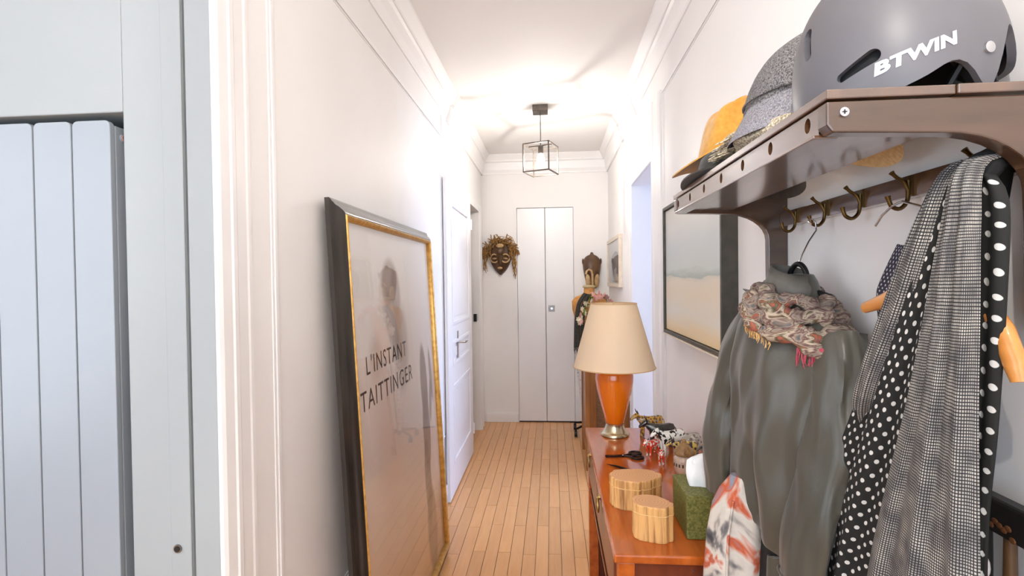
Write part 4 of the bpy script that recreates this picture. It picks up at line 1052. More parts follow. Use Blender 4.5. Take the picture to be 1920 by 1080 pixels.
# flower garland round the dress form's shoulders
M['petal_pink'] = mat('pink_petal', (226, 158, 148), (238, 190, 176), 0.8, scale=60, rand=0.1)
M['petal_cream'] = mat('cream_petal', (240, 222, 190), (246, 234, 214), 0.8, scale=60, rand=0.08)
M['leafy'] = mat('green_leaf', (88, 104, 34), (122, 134, 58), 0.6, scale=60, rand=0.15)
M['mauve'] = mat('mauve_petal', (150, 106, 100), (186, 146, 138), 0.8, scale=60, rand=0.15)
ga = thing('flower_garland', 'garland of pink and cream cloth flowers on the dress form', 'garland', (0.36, 4.36, 1.05))
def petal_flower(r_, n__=7):
    b_ = MB()
    for layer, (rad, lift, k) in enumerate(((1.0, 0.25, n__), (0.65, 0.55, n__ - 2))):
        for q in range(k):
            a = 2 * PI * q / k + layer * 0.4
            d = Vector((math.cos(a), math.sin(a), 0)); s_ = Vector((-d.y, d.x, 0)); z = Vector((0, 0, 1))
            p0 = Vector((0, 0, 0)); L1_ = d * r_ * rad * 0.55 + s_ * r_ * 0.33 + z * r_ * lift * 0.5; R1 = d * r_ * rad * 0.55 - s_ * r_ * 0.33 + z * r_ * lift * 0.5
            C1 = d * r_ * rad * 0.55 + z * r_ * lift * 0.25; T = d * r_ * rad + z * r_ * lift
            bb = len(b_.v)
            b_.add([p0, L1_, C1, R1, T, p0 - z * r_ * 0.06, C1 - z * r_ * 0.1], [(0, 2, 1), (0, 3, 2), (1, 2, 4), (2, 3, 4), (5, 1, 6), (5, 6, 3), (6, 1, 4), (6, 4, 3), (0, 1, 5), (0, 5, 3)])
    return b_
fm = {}
def flower(name, key, mt, loc, r_, rz, tilt):
    if key not in fm:
        o_ = build(petal_flower(1.0), name, mt, ga, local=True); fm[key] = o_.data
    else:
        o_ = link(name, fm[key], None, ga, local=True)
    o_.location = Vector(loc) - Vector(ga.location); o_.scale = (r_,) * 3
    o_.rotation_euler = (PI / 2 + tilt, rz, rz * 0.5)
rg = random.Random(11)
path = [(0.235, 4.355, 0.98), (0.240, 4.35, 1.04), (0.262, 4.35, 1.09), (0.285, 4.35, 1.14), (0.318, 4.36, 1.19), (0.352, 4.37, 1.215), (0.385, 4.365, 1.225), (0.42, 4.365, 1.22), (0.455, 4.365, 1.19), (0.48, 4.36, 1.16), (0.50, 4.37, 1.13)]
for i, p in enumerate(path):
    for q in range(3):
        loc = (p[0] + rg.uniform(-0.016, 0.016), p[1] - 0.012 * q + rg.uniform(-0.006, 0.006), p[2] + rg.uniform(-0.022, 0.022))
        if i in (2, 3, 4) and q == 1: flower('leaf_cluster', 'leaf', M['leafy'], loc, 0.034, rg.uniform(0, 6), rg.uniform(-0.5, 0.5))
        elif i < 5:
            kk = 'cream' if rg.random() < 0.65 else 'pinkb'
            flower('flower', kk, M['petal_cream'] if kk == 'cream' else M['petal_pink'], loc, rg.uniform(0.026, 0.034), rg.uniform(0, 6), rg.uniform(-0.6, 0.6))
        elif i < 8: flower('flower', 'pinkb', M['petal_pink'], loc, rg.uniform(0.026, 0.034), rg.uniform(0, 6), rg.uniform(-0.6, 0.6))
        else: flower('flower', 'mauve' if q else 'pinkb', M['mauve'] if q else M['petal_pink'], loc, rg.uniform(0.022, 0.03), rg.uniform(0, 6), rg.uniform(-0.6, 0.6))
b = MB(); b.tube(path, 0.005, 6)
build(b, 'cord', M['leafy'], ga)
# ------------------------------------------------------------------ hat rack
M['rack'] = mat('stained_dark_wood', (78, 50, 30), (100, 68, 44), 0.30, scale=6, stretch=(5, 0.6, 5), coat=1.0, coat_r=0.12, coat_ior=1.95)
M['rack_end'] = mat('stained_dark_wood_end', (66, 44, 28), (86, 60, 40), 0.30, scale=6, stretch=(0.6, 5, 5), coat=1.0, coat_r=0.14, coat_ior=1.55)
M['hook'] = mat('antique_brass_hook', (120, 96, 58), (92, 72, 44), 0.32, metal=1.0, scale=50)
rk = thing('hat_rack', 'dark stained wooden hat rack with hooks on the corridor wall', 'coat rack', (XR, 0.88, 1.40))
SX, SY0, SY1, SZ0, SZ1 = 0.290, 0.556, 1.215, 1.513, 1.553
# top board and thin cap
build(MB().box(SX - 0.004, 0.412, SY0 - 0.004, SY1 + 0.004, SZ1 - 0.010, SZ1), 'shelf_board', M['rack'], rk, bevel=0.0015)
build(MB().box(SX + 0.016, 0.410, SY0 + 0.018, SY1 - 0.018, SZ0, SZ0 + 0.006), 'under_board', M['rack'], rk)
for y0, y1 in ((SY0 - 0.006, SY0 + 0.020), (SY1 - 0.020, SY1 + 0.006)):
    build(MB().box(0.4125, XR - 0.0005, y0, y1, SZ1 - 0.010, SZ1), 'bracket_cap', M['rack'], rk, bevel=0.0015)
# front rail with drilled holes (real openings)
holes_y = [0.615, 0.715, 0.815, 0.915, 1.015, 1.115, 1.19]
holes_y = [0.600 + 0.098 * k for k in range(7)]
bm = bmesh.new()
hz, hr_ = (SZ0 + SZ1 - 0.012) / 2 + 0.002, 0.0085
edges = []
def rect_with_holes(x):
    pass
vs_, fs = [], []
nh = 16
ys = [SY0 + 0.02] + [0.5 * (a + b_) for a, b_ in zip(holes_y[:-1], holes_y[1:])] + [SY1 - 0.02]
z0, z1 = SZ0, SZ1 - 0.0125
for xx in (SX, SX + 0.016):
    for k, hy in enumerate(holes_y):
        ya, yb = ys[k], ys[k + 1]
        base = len(vs_)
        for j in range(nh):
            a = 2 * PI * j / nh
            vs_.append((xx, hy + hr_ * 0.78 * math.cos(a), hz + hr_ * math.sin(a)))
        for j in range(nh):
            a = 2 * PI * j / nh; c_, s_ = math.cos(a), math.sin(a)
            # project to rectangle boundary
            sc = 1e9
            if abs(c_) > 1e-6: sc = min(sc, ((yb - hy) if c_ > 0 else (hy - ya)) / abs(c_))
            if abs(s_) > 1e-6: sc = min(sc, ((z1 - hz) if s_ > 0 else (hz - z0)) / abs(s_))
            yy, zz_ = hy + c_ * sc, hz + s_ * sc
            vs_.append((xx, yy, zz_))
        for j in range(nh):
            j2 = (j + 1) % nh
            fs.append((base + j, base + j2, base + nh + j2, base + nh + j))
        cs = []
        for (yy, zz_) in ((yb, z1), (ya, z1), (ya, z0), (yb, z0)):
            cs.append(len(vs_)); vs_.append((xx, yy, zz_))
        for ci, (lo_, hi_) in enumerate(((0, PI / 2), (PI / 2, PI), (PI, 1.5 * PI), (1.5 * PI, 2 * PI))):
            best = None
            for j in range(nh):
                p, q = vs_[base + nh + j], vs_[base + nh + (j + 1) % nh]
                if abs(p[1] - q[1]) > 1e-6 and abs(p[2] - q[2]) > 1e-6:
                    c3 = vs_[cs[ci]]
                    if (abs(p[1] - c3[1]) < 1e-6 or abs(p[2] - c3[2]) < 1e-6) and (abs(q[1] - c3[1]) < 1e-6 or abs(q[2] - c3[2]) < 1e-6):
                        fs.append((base + nh + j, base + nh + (j + 1) % nh, cs[ci]))
half = len(vs_) // 2
per = half // len(holes_y)
for k in range(len(holes_y)):
    for j in range(nh):
        a = k * per + j; b_ = k * per + (j + 1) % nh
        fs.append((a, b_, b_ + half, a + half))
b = MB(); b.add(vs_, fs)
b.box(SX, SX + 0.016, SY0 + 0.0195, SY1 - 0.0195, z0 - 0.001, z0 + 0.0); b.box(SX, SX + 0.016, SY0 + 0.0195, SY1 - 0.0195, z1, z1 + 0.001)
build(b, 'front_rail', M['rack'], rk)
build(MB().box(SX - 0.006, SX + 0.020, SY0 + 0.019, SY1 - 0.019, SZ0 - 0.005, SZ0 - 0.001), 'rail_lip', M['rack'], rk, bevel=0.001)
# brackets: curved side boards
def bracket(y0, y1, zlow):
    pl = [(SX - 0.003, SZ1 - 0.012), (SX - 0.003, SZ0 + 0.004), (SX + 0.003, SZ0 - 0.004), (0.40, SZ0 - 0.008)]
    for j in range(1, 9):
        t = j / 8 * PI / 2
        pl.append((0.40 + 0.092 * math.sin(t), SZ0 - 0.008 - 0.060 * (1 - math.cos(t))))
    pl += [(0.495, zlow + 0.01), (0.500, zlow), (XR - 0.0005, zlow), (XR - 0.0005, SZ1 - 0.012)]
    return MB().prism(pl, 'y', y0, y1)
for y0, y1, zl in ((SY0 - 0.002, SY0 + 0.018, 1.30), (SY1 - 0.018, SY1 + 0.002, 1.02)):
    bk = build(bracket(y0, y1, zl), 'side_bracket', M['rack_end'], rk, bevel=0.002)
for (x, z) in ((0.3035, 1.529), (0.505, 1.47)):
    b = MB(); b.tube([(x, SY0 - 0.002, z), (x, SY0 - 0.0045, z)], 0.0048, 16)
    s_ = build(b, 'screw', M['chrome'], rk, smooth=True)
    b = MB().box(x - 0.0022, x + 0.0022, SY0 - 0.0052, SY0 - 0.0044, z - 0.0004, z + 0.0004); b.box(x - 0.0004, x + 0.0004, SY0 - 0.0052, SY0 - 0.0044, z - 0.0022, z + 0.0022)
    build(b, 'screw_slot', M['black'], s_)
build(MB().box(0.517, XR - 0.0005, SY0 + 0.018, SY1 - 0.018, 1.472, 1.504), 'hook_rail', M['rack'], rk, bevel=0.0015)
hook_y = [1.115, 1.00, 0.890, 0.775, 0.645]
hm = None
for y in hook_y:
    if hm is None:
        b = MB()
        hp_ = [(0.514, 0, 1.496), (0.5135, 0, 1.480), (0.511, 0, 1.464), (0.501, 0, 1.455), (0.490, 0, 1.460), (0.485, 0, 1.474)]
        b.tube([interp(hp_, q / 20) for q in range(21)], [0.0030] * 19 + [0.0036, 0.0040], 10)
        hp_ = [(0.513, 0, 1.482), (0.507, 0, 1.494), (0.498, 0, 1.500), (0.490, 0, 1.508)]
        b.tube([interp(hp_, q / 12) for q in range(13)], [0.0027] * 11 + [0.0033, 0.0038], 10)
        b.box(0.5135, 0.5168, -0.006, 0.006, 1.474, 1.502)
        o = build(b, 'hook', M['hook'], rk, smooth=True); hm = o.data
    else:
        o = link('hook', hm, None, rk)
    o.location = (0, y, 0)

# ------------------------------------------------------------------ hats
M['felt_yellow'] = mat('mustard_felt', (196, 138, 44), (212, 156, 62), 0.85, scale=80, sheen=0.3)
M['felt_black'] = mat('black_felt', (40, 38, 32), (54, 51, 44), 0.85, scale=80, sheen=0.2)
M['tweed'] = mat('grey_tweed', (62, 60, 62), (150, 146, 144), 0.95, scale=420, detail=6, contrast=(0.36, 0.66), bump=0.3, bscale=300)
M['tweed_light'] = mat('grey_tweed_brim', (104, 102, 108), (168, 164, 168), 0.95, scale=420, detail=6, contrast=(0.36, 0.66), bump=0.3, bscale=300)
M['beige_knit'] = mat('beige_boucle', (150, 134, 108), (224, 212, 188), 0.95, scale=300, detail=3, contrast=(0.4, 0.6), bump=0.7, bscale=260)
M['straw'] = mat('pale_straw', (190, 164, 118), (212, 188, 144), 0.8, scale=160)
def disc_brim(c, r_in, rx, ry, fn, nr=8, n_=48, th=0.003):
    rings_t, rings_b = [], []
    for i in range(nr + 1):
        t = i / nr; rt_, rb_ = [], []
        for j in range(n_):
            a = 2 * PI * j / n_
            x = (r_in[0] + (rx - r_in[0]) * t) * math.cos(a); y = (r_in[1] + (ry - r_in[1]) * t) * math.sin(a)
            z = fn(a, t)
            rt_.append((c[0] + x, c[1] + y, c[2] + z + th)); rb_.append((c[0] + x, c[1] + y, c[2] + z))
        rings_t.append(rt_); rings_b.append(rb_)
    b_ = MB(); b_.loft(rings_t + rings_b[::-1], False, False)
    base_ = (len(rings_t) * 2 - 1) * n_
    b_.f += [(base_ + j, base_ + (j + 1) % n_, (j + 1) % n_, j) for j in range(n_)]
    return b_
# dark hat lying flat on the shelf
dh = thing('dark_felt_hat', 'black felt hat lying under the mustard hat on the rack', 'hat', (0.385, 1.06, SZ1))
hc = (0.375, 1.05, SZ1 + 0.001)
build(disc_brim(hc, (0.075, 0.085), 0.108, 0.150, lambda a, t: 0.010 * (1 - t) + 0.006 * t * math.sin(2 * a + 0.5) * (1 - max(0, math.cos(a))) - 0.036 * t * t * max(0, math.cos(a)) ** 1.5), 'brim', M['felt_black'], dh, smooth=True)
rings = []
for z, k in ((0.010, 1.0), (0.030, 0.99), (0.046, 0.93), (0.054, 0.80), (0.055, 0.4), (0.050, 0.05)):
    rings.append([(hc[0] + 0.076 * k * math.cos(2 * PI * j / 36), hc[1] + 0.086 * k * math.sin(2 * PI * j / 36), hc[2] + z) for j in range(36)])
build(MB().loft(rings), 'crown', M['felt_black'], dh, smooth=True)
# mustard felt hat on top of it
yh = thing('mustard_felt_hat', 'mustard yellow felt hat with a pinched crown on the rack', 'hat', (0.40, 1.13, 1.61))
yc = Vector((0.412, 1.150, 1.612))
def ybrim(a, t):
    return -0.004 * t + 0.030 * t * t * abs(math.sin(a)) ** 2 - 0.022 * t * t * max(0, -math.cos(a))
build(disc_brim(yc, (0.078, 0.092), 0.140, 0.150, ybrim), 'brim', M['felt_yellow'], yh, smooth=True)
rings = []
for i in range(22):
    t = i / 21; s_ = t * PI / 2
    z = 0.135 * math.sin(s_) ** 0.95; k = max(math.cos(s_), 0.0) ** 0.42 * (1 - 0.10 * t); k = max(k, 0.015)
    ring = []
    for j in range(56):
        a = 2 * PI * j / 56; ca, sa = math.cos(a), math.sin(a)
        x, y = 0.084 * k * ca, 0.098 * k * sa
        g_ = math.sin(PI * min(max((t - 0.12) / 0.80, 0), 1)) ** 0.8
        for c_, amp_ in ((1.36 * PI, 0.036), (1.02 * PI, 0.012), (0.5 * PI, 0.030)):
            q = (a - c_ + PI) % (2 * PI) - PI
            f_ = amp_ * g_ * math.exp(-(q / 0.42) ** 2)
            x -= f_ * ca; y -= f_ * sa
        zz_ = z - 0.024 * math.exp(-(y / 0.030) ** 2) * min(max((t - 0.45) / 0.3, 0), 1) * (0.4 + 0.6 * min(1, abs(x) / 0.02 if t > 0.9 else 1))
        ring.append((yc.x + x, yc.y + y, yc.z + zz_))
    rings.append(ring)
build(MB().loft(rings), 'crown', M['felt_yellow'], yh, smooth=True)
b = MB(); b.loft([[(yc.x + 0.0835 * math.cos(2 * PI * j / 40) * k, yc.y + 0.0975 * math.sin(2 * PI * j / 40) * k, yc.z + z) for j in range(40)] for z, k in ((0.002, 1.0), (0.020, 0.985))], False, False)
hb_ = build(b, 'hat_band', mat('olive_band', (170, 128, 60), rough=0.8), yh, smooth=True)
hb_.modifiers.new('thickness', 'SOLIDIFY').thickness = 0.002
# beige boucle scarf
bs = thing('beige_scarf', 'folded beige boucle scarf with fringe beneath the grey cap', 'scarf', (0.37, 0.84, SZ1))
rings = []
for i in range(20):
    t = i / 19; y = 0.720 + 0.24 * t
    ring = []
    w_ = 0.068 * math.sin(PI * min(max(t, 0.06), 0.94)) ** 0.35; h_ = 0.024 * math.sin(PI * min(max(t, 0.06), 0.94)) ** 0.4
    for j in range(24):
        a = 2 * PI * j / 24
        q = 1 + 0.06 * math.sin(5 * a + 9 * t) + 0.05 * math.sin(3 * a - 14 * t)
        ring.append((0.372 + w_ * q * math.cos(a), y, SZ1 + 0.027 + h_ * q * math.sin(a)))
    rings.append(ring)
build(MB().loft(rings), 'folded_scarf', M['beige_knit'], bs, smooth=True)
pts = [(0.318 + 0.004 * math.sin(k * 1.7), 0.90 + 0.006 * k, SZ1 + 0.055 - 0.0015 * k) for k in range(16)]
o = build(fringe(pts, 0.030, 0.0022, 6, drop=(-0.75, 0.2, -0.35)), 'fringe', M['beige_knit'], bs); o['kind'] = 'stuff'
pts = [(0.322 + 0.003 * math.sin(k * 2.3), 0.88 + 0.008 * k, SZ1 + 0.030) for k in range(14)]
o = build(fringe(pts, 0.030, 0.0022, 8, drop=(-0.8, 0.3, -0.2)), 'fringe', M['beige_knit'], bs); o['kind'] = 'stuff'
# grey tweed cap
gc = thing('tweed_cap', 'grey tweed cap with a short brim resting on the beige scarf', 'cap', (0.41, 0.85, 1.60))
gcc = Vector((0.425, 0.850, 1.608))
rings = []
for i in range(16):
    t = i / 15; ph_ = t * PI / 2
    k = math.cos(ph_) ** 0.55 if t < 1 else 0.02
    ring = []
    for j in range(44):
        a = 2 * PI * j / 44
        q = 1 + 0.025 * math.sin(3 * a + 4 * t) + 0.018 * math.sin(6 * a - 5 * t)
        x = 0.105 * k * q * math.cos(a); y = 0.112 * k * q * math.sin(a)
        ring.append((gcc.x + x, gcc.y + y, gcc.z + 0.012 + 0.128 * math.sin(ph_) + 0.03 * (x / 0.1) * math.sin(ph_)))
    rings.append(ring)
build(MB().loft(rings), 'crown', M['tweed'], gc, smooth=True)
build(disc_brim(gcc, (0.098, 0.105), 0.132, 0.134, lambda a, t: 0.030 - 0.048 * t + 0.012 * t * math.cos(a)), 'brim', M['tweed_light'], gc, smooth=True)
b = MB(); b.tube([(gcc.x + 0.106 * math.cos(a), gcc.y + 0.113 * math.sin(a), gcc.z + 0.034) for a in [2 * PI * j / 48 for j in range(48)]], 0.0022, 6, closed=True)
build(b, 'seam_band', M['tweed'], gc, smooth=True)
# straw hat beneath the helmet, its rim showing through the gap behind the shelf board
sh_ = thing('straw_hat', 'flat straw hat whose rim shows behind the shelf board under the helmet', 'hat', (0.41, 0.68, SZ1))
stc = (0.418, 0.768, SZ1 + 0.0008)
build(disc_brim(stc, (0.020, 0.020), 0.070, 0.074, lambda a, t: -0.037 * t * t * max(0, math.cos(a)) ** 1.2, nr=8), 'brim', M['straw'], sh_, smooth=True)
b = MB(); b.lathe([(0.026, 0.0015), (0.026, 0.018), (0.022, 0.022), (0.004, 0.022)], 28, (0.452, 0.805, SZ1 - 0.002))
build(b, 'crown', M['straw'], sh_, smooth=True)

# ------------------------------------------------------------------ bicycle helmet
M['helmet'] = mat('matt_grey_helmet', (98, 96, 100), (104, 102, 106), 0.42, scale=4, spec=0.45)
M['liner'] = mat('black_foam_liner', (16, 16, 17), (26, 26, 27), 0.85, scale=60)
he = thing('bicycle_helmet', 'matt grey bicycle helmet at the near end of the hat rack', 'helmet', (0.415, 0.67, 1.56))
hcen = Vector((0.424, 0.668, 1.594))
HA, HB, HC = 0.108, 0.112, 0.150
tilt = math.radians(7.0)
HM = Matrix.Translation(hcen) @ Matrix.Rotation(-tilt, 4, 'Y')
def rim_z(a):
    """a: angle, 0 = +x (wall), pi = -x (corridor end), 1.5pi = camera side"""
    d = (a % (2 * PI))
    z = -0.018 - 0.030 * max(0, -math.cos(d)) ** 1.5
    for c_ in (0.5 * PI, 1.5 * PI):
        # ear: lobe and notch
        sgn = 1 if c_ > PI else -1
        off = (d - c_) * sgn      # grows towards the wall end on the camera side
        z -= 0.030 * math.exp(-((off - 0.22) / 0.15) ** 2)
        z += 0.040 * math.exp(-((off - 0.66) / 0.25) ** 2)
        z += 0.006 * math.exp(-((off + 0.12) / 0.16) ** 2)
    return z
def hpt(a, t, k=1.0):
    """t 0 top .. 1 rim"""
    zr = rim_z(a)
    phi_r = math.asin(max(-0.9, min(0.9, zr / HC)))
    ph_ = PI / 2 + (phi_r - PI / 2) * t
    c_ = math.cos(ph_); c_ = max(c_, 0.012)
    c_ = c_ ** 0.86
    bulge_ = 1.0
    return Vector((HA * k * c_ * math.cos(a) * bulge_, HB * k * c_ * math.sin(a), HC * k * math.sin(ph_)))
NA, NT = 96, 30
rings = [[HM @ hpt(2 * PI * j / NA, i / NT) for j in range(NA)] for i in range(NT + 1)]
inner = [[HM @ hpt(2 * PI * j / NA, i / NT, 0.93) for j in range(NA)] for i in range(NT, -1, -1)]
b = MB(); b.loft(rings + inner)
shell = build(b, 'shell', M['helmet'], he, smooth=True)
# vents cut right through the shell
def capsule(c, d, L_, r1_, r2_, nrm, depth):
    d = Vector(d).normalized(); nrm = Vector(nrm).normalized(); s_ = nrm.cross(d).normalized()
    pl = []
    for j in range(13):
        a = -PI / 2 + PI * j / 12; pl.append(d * (L_ / 2 + r1_ * math.cos(a)) + s_ * (r1_ * math.sin(a)))
    for j in range(13):
        a = PI / 2 + PI * j / 12; pl.append(d * (-L_ / 2 + r2_ * math.cos(a)) + s_ * (r2_ * math.sin(a)))
    b_ = MB(); b_.loft([[Vector(c) + p - nrm * depth for p in pl], [Vector(c) + p + nrm * depth for p in pl]])
    return b_
def surf(a, t):
    p = HM @ hpt(a, t); n_ = ((HM @ hpt(a + 0.02, t)) - (HM @ hpt(a - 0.02, t))).cross((HM @ hpt(a, t + 0.02)) - (HM @ hpt(a, t - 0.02))).normalized()
    if n_.dot(p - hcen) < 0: n_ = -n_
    return p, n_
vents = [(1.22 * PI, 0.83, 0.034, 0.0075, 0.005, (1.0, -0.35, 0.42)), (1.30 * PI, 0.34, 0.036, 0.008, 0.006, (1.0, -0.1, 0.35)), (1.62 * PI, 0.40, 0.03, 0.008, 0.006, (1.0, 0.1, 0.0)), (1.03 * PI, 0.60, 0.030, 0.008, 0.006, (0.1, 0.3, 1.0)), (0.80 * PI, 0.5, 0.03, 0.008, 0.006, (0.4, 0.4, 0.8))]
cut = MB()
for a, t, L_, r1_, r2_, d in vents:
    p, n_ = surf(a, t); d = Vector(d); d = d - n_ * d.dot(n_)
    cut.add(*(lambda q: (q.v, q.f))(capsule(p, d, L_, r1_, r2_, n_, 0.03)))
p, n_ = surf(1.10 * PI, 0.985)
cutter = build(cut, 'cutter', M['liner'])
bo = shell.modifiers.new('vents', 'BOOLEAN'); bo.operation = 'DIFFERENCE'; bo.solver = 'EXACT'; bo.object = cutter
bpy.context.view_layer.update()
dg = bpy.context.evaluated_depsgraph_get()
nm = bpy.data.meshes.new_from_object(shell.evaluated_get(dg), preserve_all_data_layers=True, depsgraph=dg)
shell.modifiers.clear(); shell.data = nm; bpy.data.objects.remove(cutter)
nm.materials.clear(); nm.materials.append(M['helmet'])
for p_ in nm.polygons: p_.use_smooth = True
try: nm.set_sharp_from_angle(angle=math.radians(40))
except Exception: pass
lin = MB(); lin.loft([[HM @ (hpt(2 * PI * j / 64, min(i / 16, 1) * 0.97, 0.915)) for j in range(64)] for i in range(17)] + [[HM @ (hpt(2 * PI * j / 64, min(i / 16, 1) * 0.97, 0.80)) for j in range(64)] for i in range(16, -1, -1)])
build(lin, 'foam_liner', M['liner'], he, smooth=True)
# rivet, strap, logo on the camera side
p, n_ = surf(1.5 * PI + 0.215, 0.855)
b = MB(); b.tube([p - n_ * 0.001, p + n_ * 0.0025, p + n_ * 0.0035], [0.0062, 0.0058, 0.003], 18)
build(b, 'rivet', M['chrome'], he, smooth=True)
b = MB()
for sgn in (-1, 1):
    p0 = HM @ hpt(1.5 * PI + 0.30 + 0.22 * sgn, 0.93, 0.90)
    b.tube([p0, p0 + Vector((0.006 * sgn, 0.012, -0.020)), Vector((p0.x + 0.03, p0.y + 0.03, 1.560))], 0.004, 6)
build(b, 'chin_strap', M['black'], he, smooth=True)
bpy.context.view_layer.update()
bv = BVHTree.FromPolygons([v.co.copy() for v in shell.data.vertices], [tuple(p_.vertices) for p_ in shell.data.polygons])
tv, tf = text_verts('BTWIN', 0.05, 1.05)
LOGO_A, LOGO_B, LOGO_H = (0.353, 1.5755), (0.4155, 1.5950), 0.0135     # baseline ends (x,z) and letter height
def on_helmet(x, z, lift=0.0008):
    h_ = bv.ray_cast(Vector((x, 0.40, z)), Vector((0, 1, 0)))
    return (h_[0] + h_[1].normalized() * lift * (1 if h_[1].y < 0 else -1)) if h_[0] else None
bm = bmesh.new()
bmv = [bm.verts.new((x, y, 0)) for x, y in tv]
for f_ in tf:
    try: bm.faces.new([bmv[i] for i in f_])
    except ValueError: pass
bmesh.ops.triangulate(bm, faces=bm.faces)
bmesh.ops.subdivide_edges(bm, edges=bm.edges, cuts=1, use_grid_fill=True)
bm.verts.ensure_lookup_table(); bm.verts.index_update()
ok = True; V = []
ax = Vector((LOGO_B[0] - LOGO_A[0], LOGO_B[1] - LOGO_A[1])); ux = ax.normalized(); uy = Vector((-ux.y, ux.x))
for v in bm.verts:
    q = Vector(LOGO_A) + ax * v.co.x + uy * (LOGO_H * v.co.y) + ux * (0.004 * v.co.y)
    pt_ = on_helmet(q.x, q.y)
    V.append(pt_ if pt_ else Vector((q.x, 0.57, q.y)))
b = MB(); b.add(V, [tuple(v.index for v in f_.verts) for f_ in bm.faces]); bm.free()
build(b, 'logo_lettering', mat('white_decal', (226, 226, 236), rough=0.4), shell)

# ------------------------------------------------------------------ grey jacket on its hanger
M['jacket'] = mat('grey_green_cotton', (68, 65, 55), (84, 80, 70), 0.36, scale=7, stretch=(1, 1, 0.35), sheen=0.15, bump=0.06, bscale=300)
M['jacket_in'] = mat('dark_lining', (24, 24, 23), (32, 32, 30), 0.8)
JC = Vector((0.448, 0.985, 0))           # hanging axis
JH = Vector((0.26, -0.965, 0)).normalized()   # along the hanger, towards the camera
JN = Vector((-0.965, -0.26, 0)).normalized()  # away from the wall
def ring_j(c, hw, hd, z, n_=48, folds=0.0, k=5, ph_=0.0, sag=0.0):
    out = []
    for j in range(n_):
        a = 2 * PI * j / n_
        q = 1 + folds * (math.sin(k * a + ph_) + 0.5 * math.sin((2 * k + 1) * a - ph_ * 1.3))
        p = Vector((c[0], c[1], 0)) + JH * (hw * math.cos(a)) + JN * (hd * q * math.sin(a))
        out.append((min(p.x, XR - 0.012), p.y, z + sag * math.cos(a)))
    return out
jk = thing('grey_jacket', 'grey green hooded jacket hanging from the rack with a scarf round its neck', 'jacket', (0.45, 0.985, 0.85))
body = []
for z, hw, hd, dn, fo, sg in ((1.365, 0.030, 0.022, -0.01, 0.0, 0), (1.350, 0.045, 0.030, -0.005, 0.0, 0), (1.325, 0.060, 0.038, 0.0, 0.0, -0.004), (1.305, 0.088, 0.042, 0.0, 0.0, -0.012), (1.280, 0.118, 0.048, 0.0, 0.02, -0.022), (1.245, 0.134, 0.056, 0.004, 0.03, -0.018), (1.19, 0.138, 0.062, 0.008, 0.05, -0.010), (1.12, 0.138, 0.064, 0.010, 0.07, 0.0), (1.05, 0.140, 0.064, 0.012, 0.09, 0.0), (0.98, 0.142, 0.064, 0.012, 0.11, -0.01), (0.92, 0.143, 0.064, 0.012, 0.12, -0.02), (0.875, 0.143, 0.062, 0.012, 0.13, -0.03)):
    c_ = JC + JN * dn
    body.append(ring_j(c_, hw, hd, z, 96, fo * 1.5, 5, 0.4 + (1.3 - z) * 2.2, sg))
# finer rings between the measured ones, then drag folds pressed into the cloth
fine = []
for r0_, r1_ in zip(body[:-1], body[1:]):
    for q in range(4):
        fine.append([Vector(a_).lerp(Vector(b_), q / 4) for a_, b_ in zip(r0_, r1_)])
fine.append([Vector(a_) for a_ in body[-1]])
for r_ in fine:
    for v_ in r_:
        if v_.z > 1.30: continue
        g_ = min((1.30 - v_.z) / 0.10, 1.0)
        hh = (v_ - JC).dot(JH); dd = (v_ - JC).dot(JN)
        f_ = noise.noise(Vector((hh * 17 + v_.z * 5.0, v_.z * 3.2, 1.3))) * 0.016 + noise.noise(Vector((hh * 38 - v_.z * 9.0, v_.z * 7.0, 7.7))) * 0.007
        v_ += JN * (f_ * g_ * (1 if dd > 0 else 0.2))
        v_.x = min(v_.x, XR - 0.012)
bo_ = build(MB().loft(fine, True, False), 'jacket_body', M['jacket'], jk, smooth=True)
sm = bo_.modifiers.new('thickness', 'SOLIDIFY'); sm.thickness = 0.004; sm.offset = -1
ss = bo_.modifiers.new('smooth', 'SUBSURF'); ss.levels = 1; ss.render_levels = 1
def sleeve(pts, rad, name='sleeve', seed=0, capa=True):
    rings = []
    P_ = [Vector(p) for p in pts]
    n_ = 36; m_ = 44
    for i in range(m_ + 1):
        t = i / m_; c_ = interp(P_, t); tg = (interp(P_, min(t + 0.02, 1)) - interp(P_, max(t - 0.02, 0))).normalized()
        s_ = tg.cross(JN).normalized(); d_ = s_.cross(tg).normalized()
        rr_ = rad[0] + (rad[1] - rad[0]) * t
        ring = []
        for j in range(n_):
            a = 2 * PI * j / n_
            q = 1 + 0.07 * math.sin(3 * a + 6 * t + seed) + 0.06 * math.sin(22 * t + 3 * math.cos(a) + seed) * math.sin(PI * t) + 0.25 * noise.noise(Vector((2.2 * math.cos(a), 2.2 * math.sin(a) , 5 * t + seed)))
            ring.append(c_ + (s_ * math.cos(a) * rr_ + d_ * math.sin(a) * rr_ * 0.62) * q)
        rings.append(ring)
    b_ = MB(); b_.loft(rings, True, False)
    o_ = build(b_, name, M['jacket'], jk, smooth=True)
    s2 = o_.modifiers.new('thickness', 'SOLIDIFY'); s2.thickness = 0.003; s2.offset = -1
    return o_
sleeve([(0.430, 1.080, 1.285), (0.405, 1.115, 1.22), (0.378, 1.140, 1.10), (0.362, 1.150, 0.99), (0.365, 1.150, 0.885)], (0.050, 0.036), seed=1.0)
rs = sleeve([(0.470, 0.893, 1.250), (0.462, 0.866, 1.19), (0.438, 0.850, 1.06), (0.408, 0.852, 0.93), (0.402, 0.866, 0.78)], (0.050, 0.040), seed=2.5)
b = MB(); b.tube([Vector((0.404, 0.858, 0.865)) + JH * (0.044 * math.cos(a)) + JN * (0.030 * math.sin(a)) for a in [2 * PI * j / 28 for j in range(28)]], 0.0022, 6, closed=True)
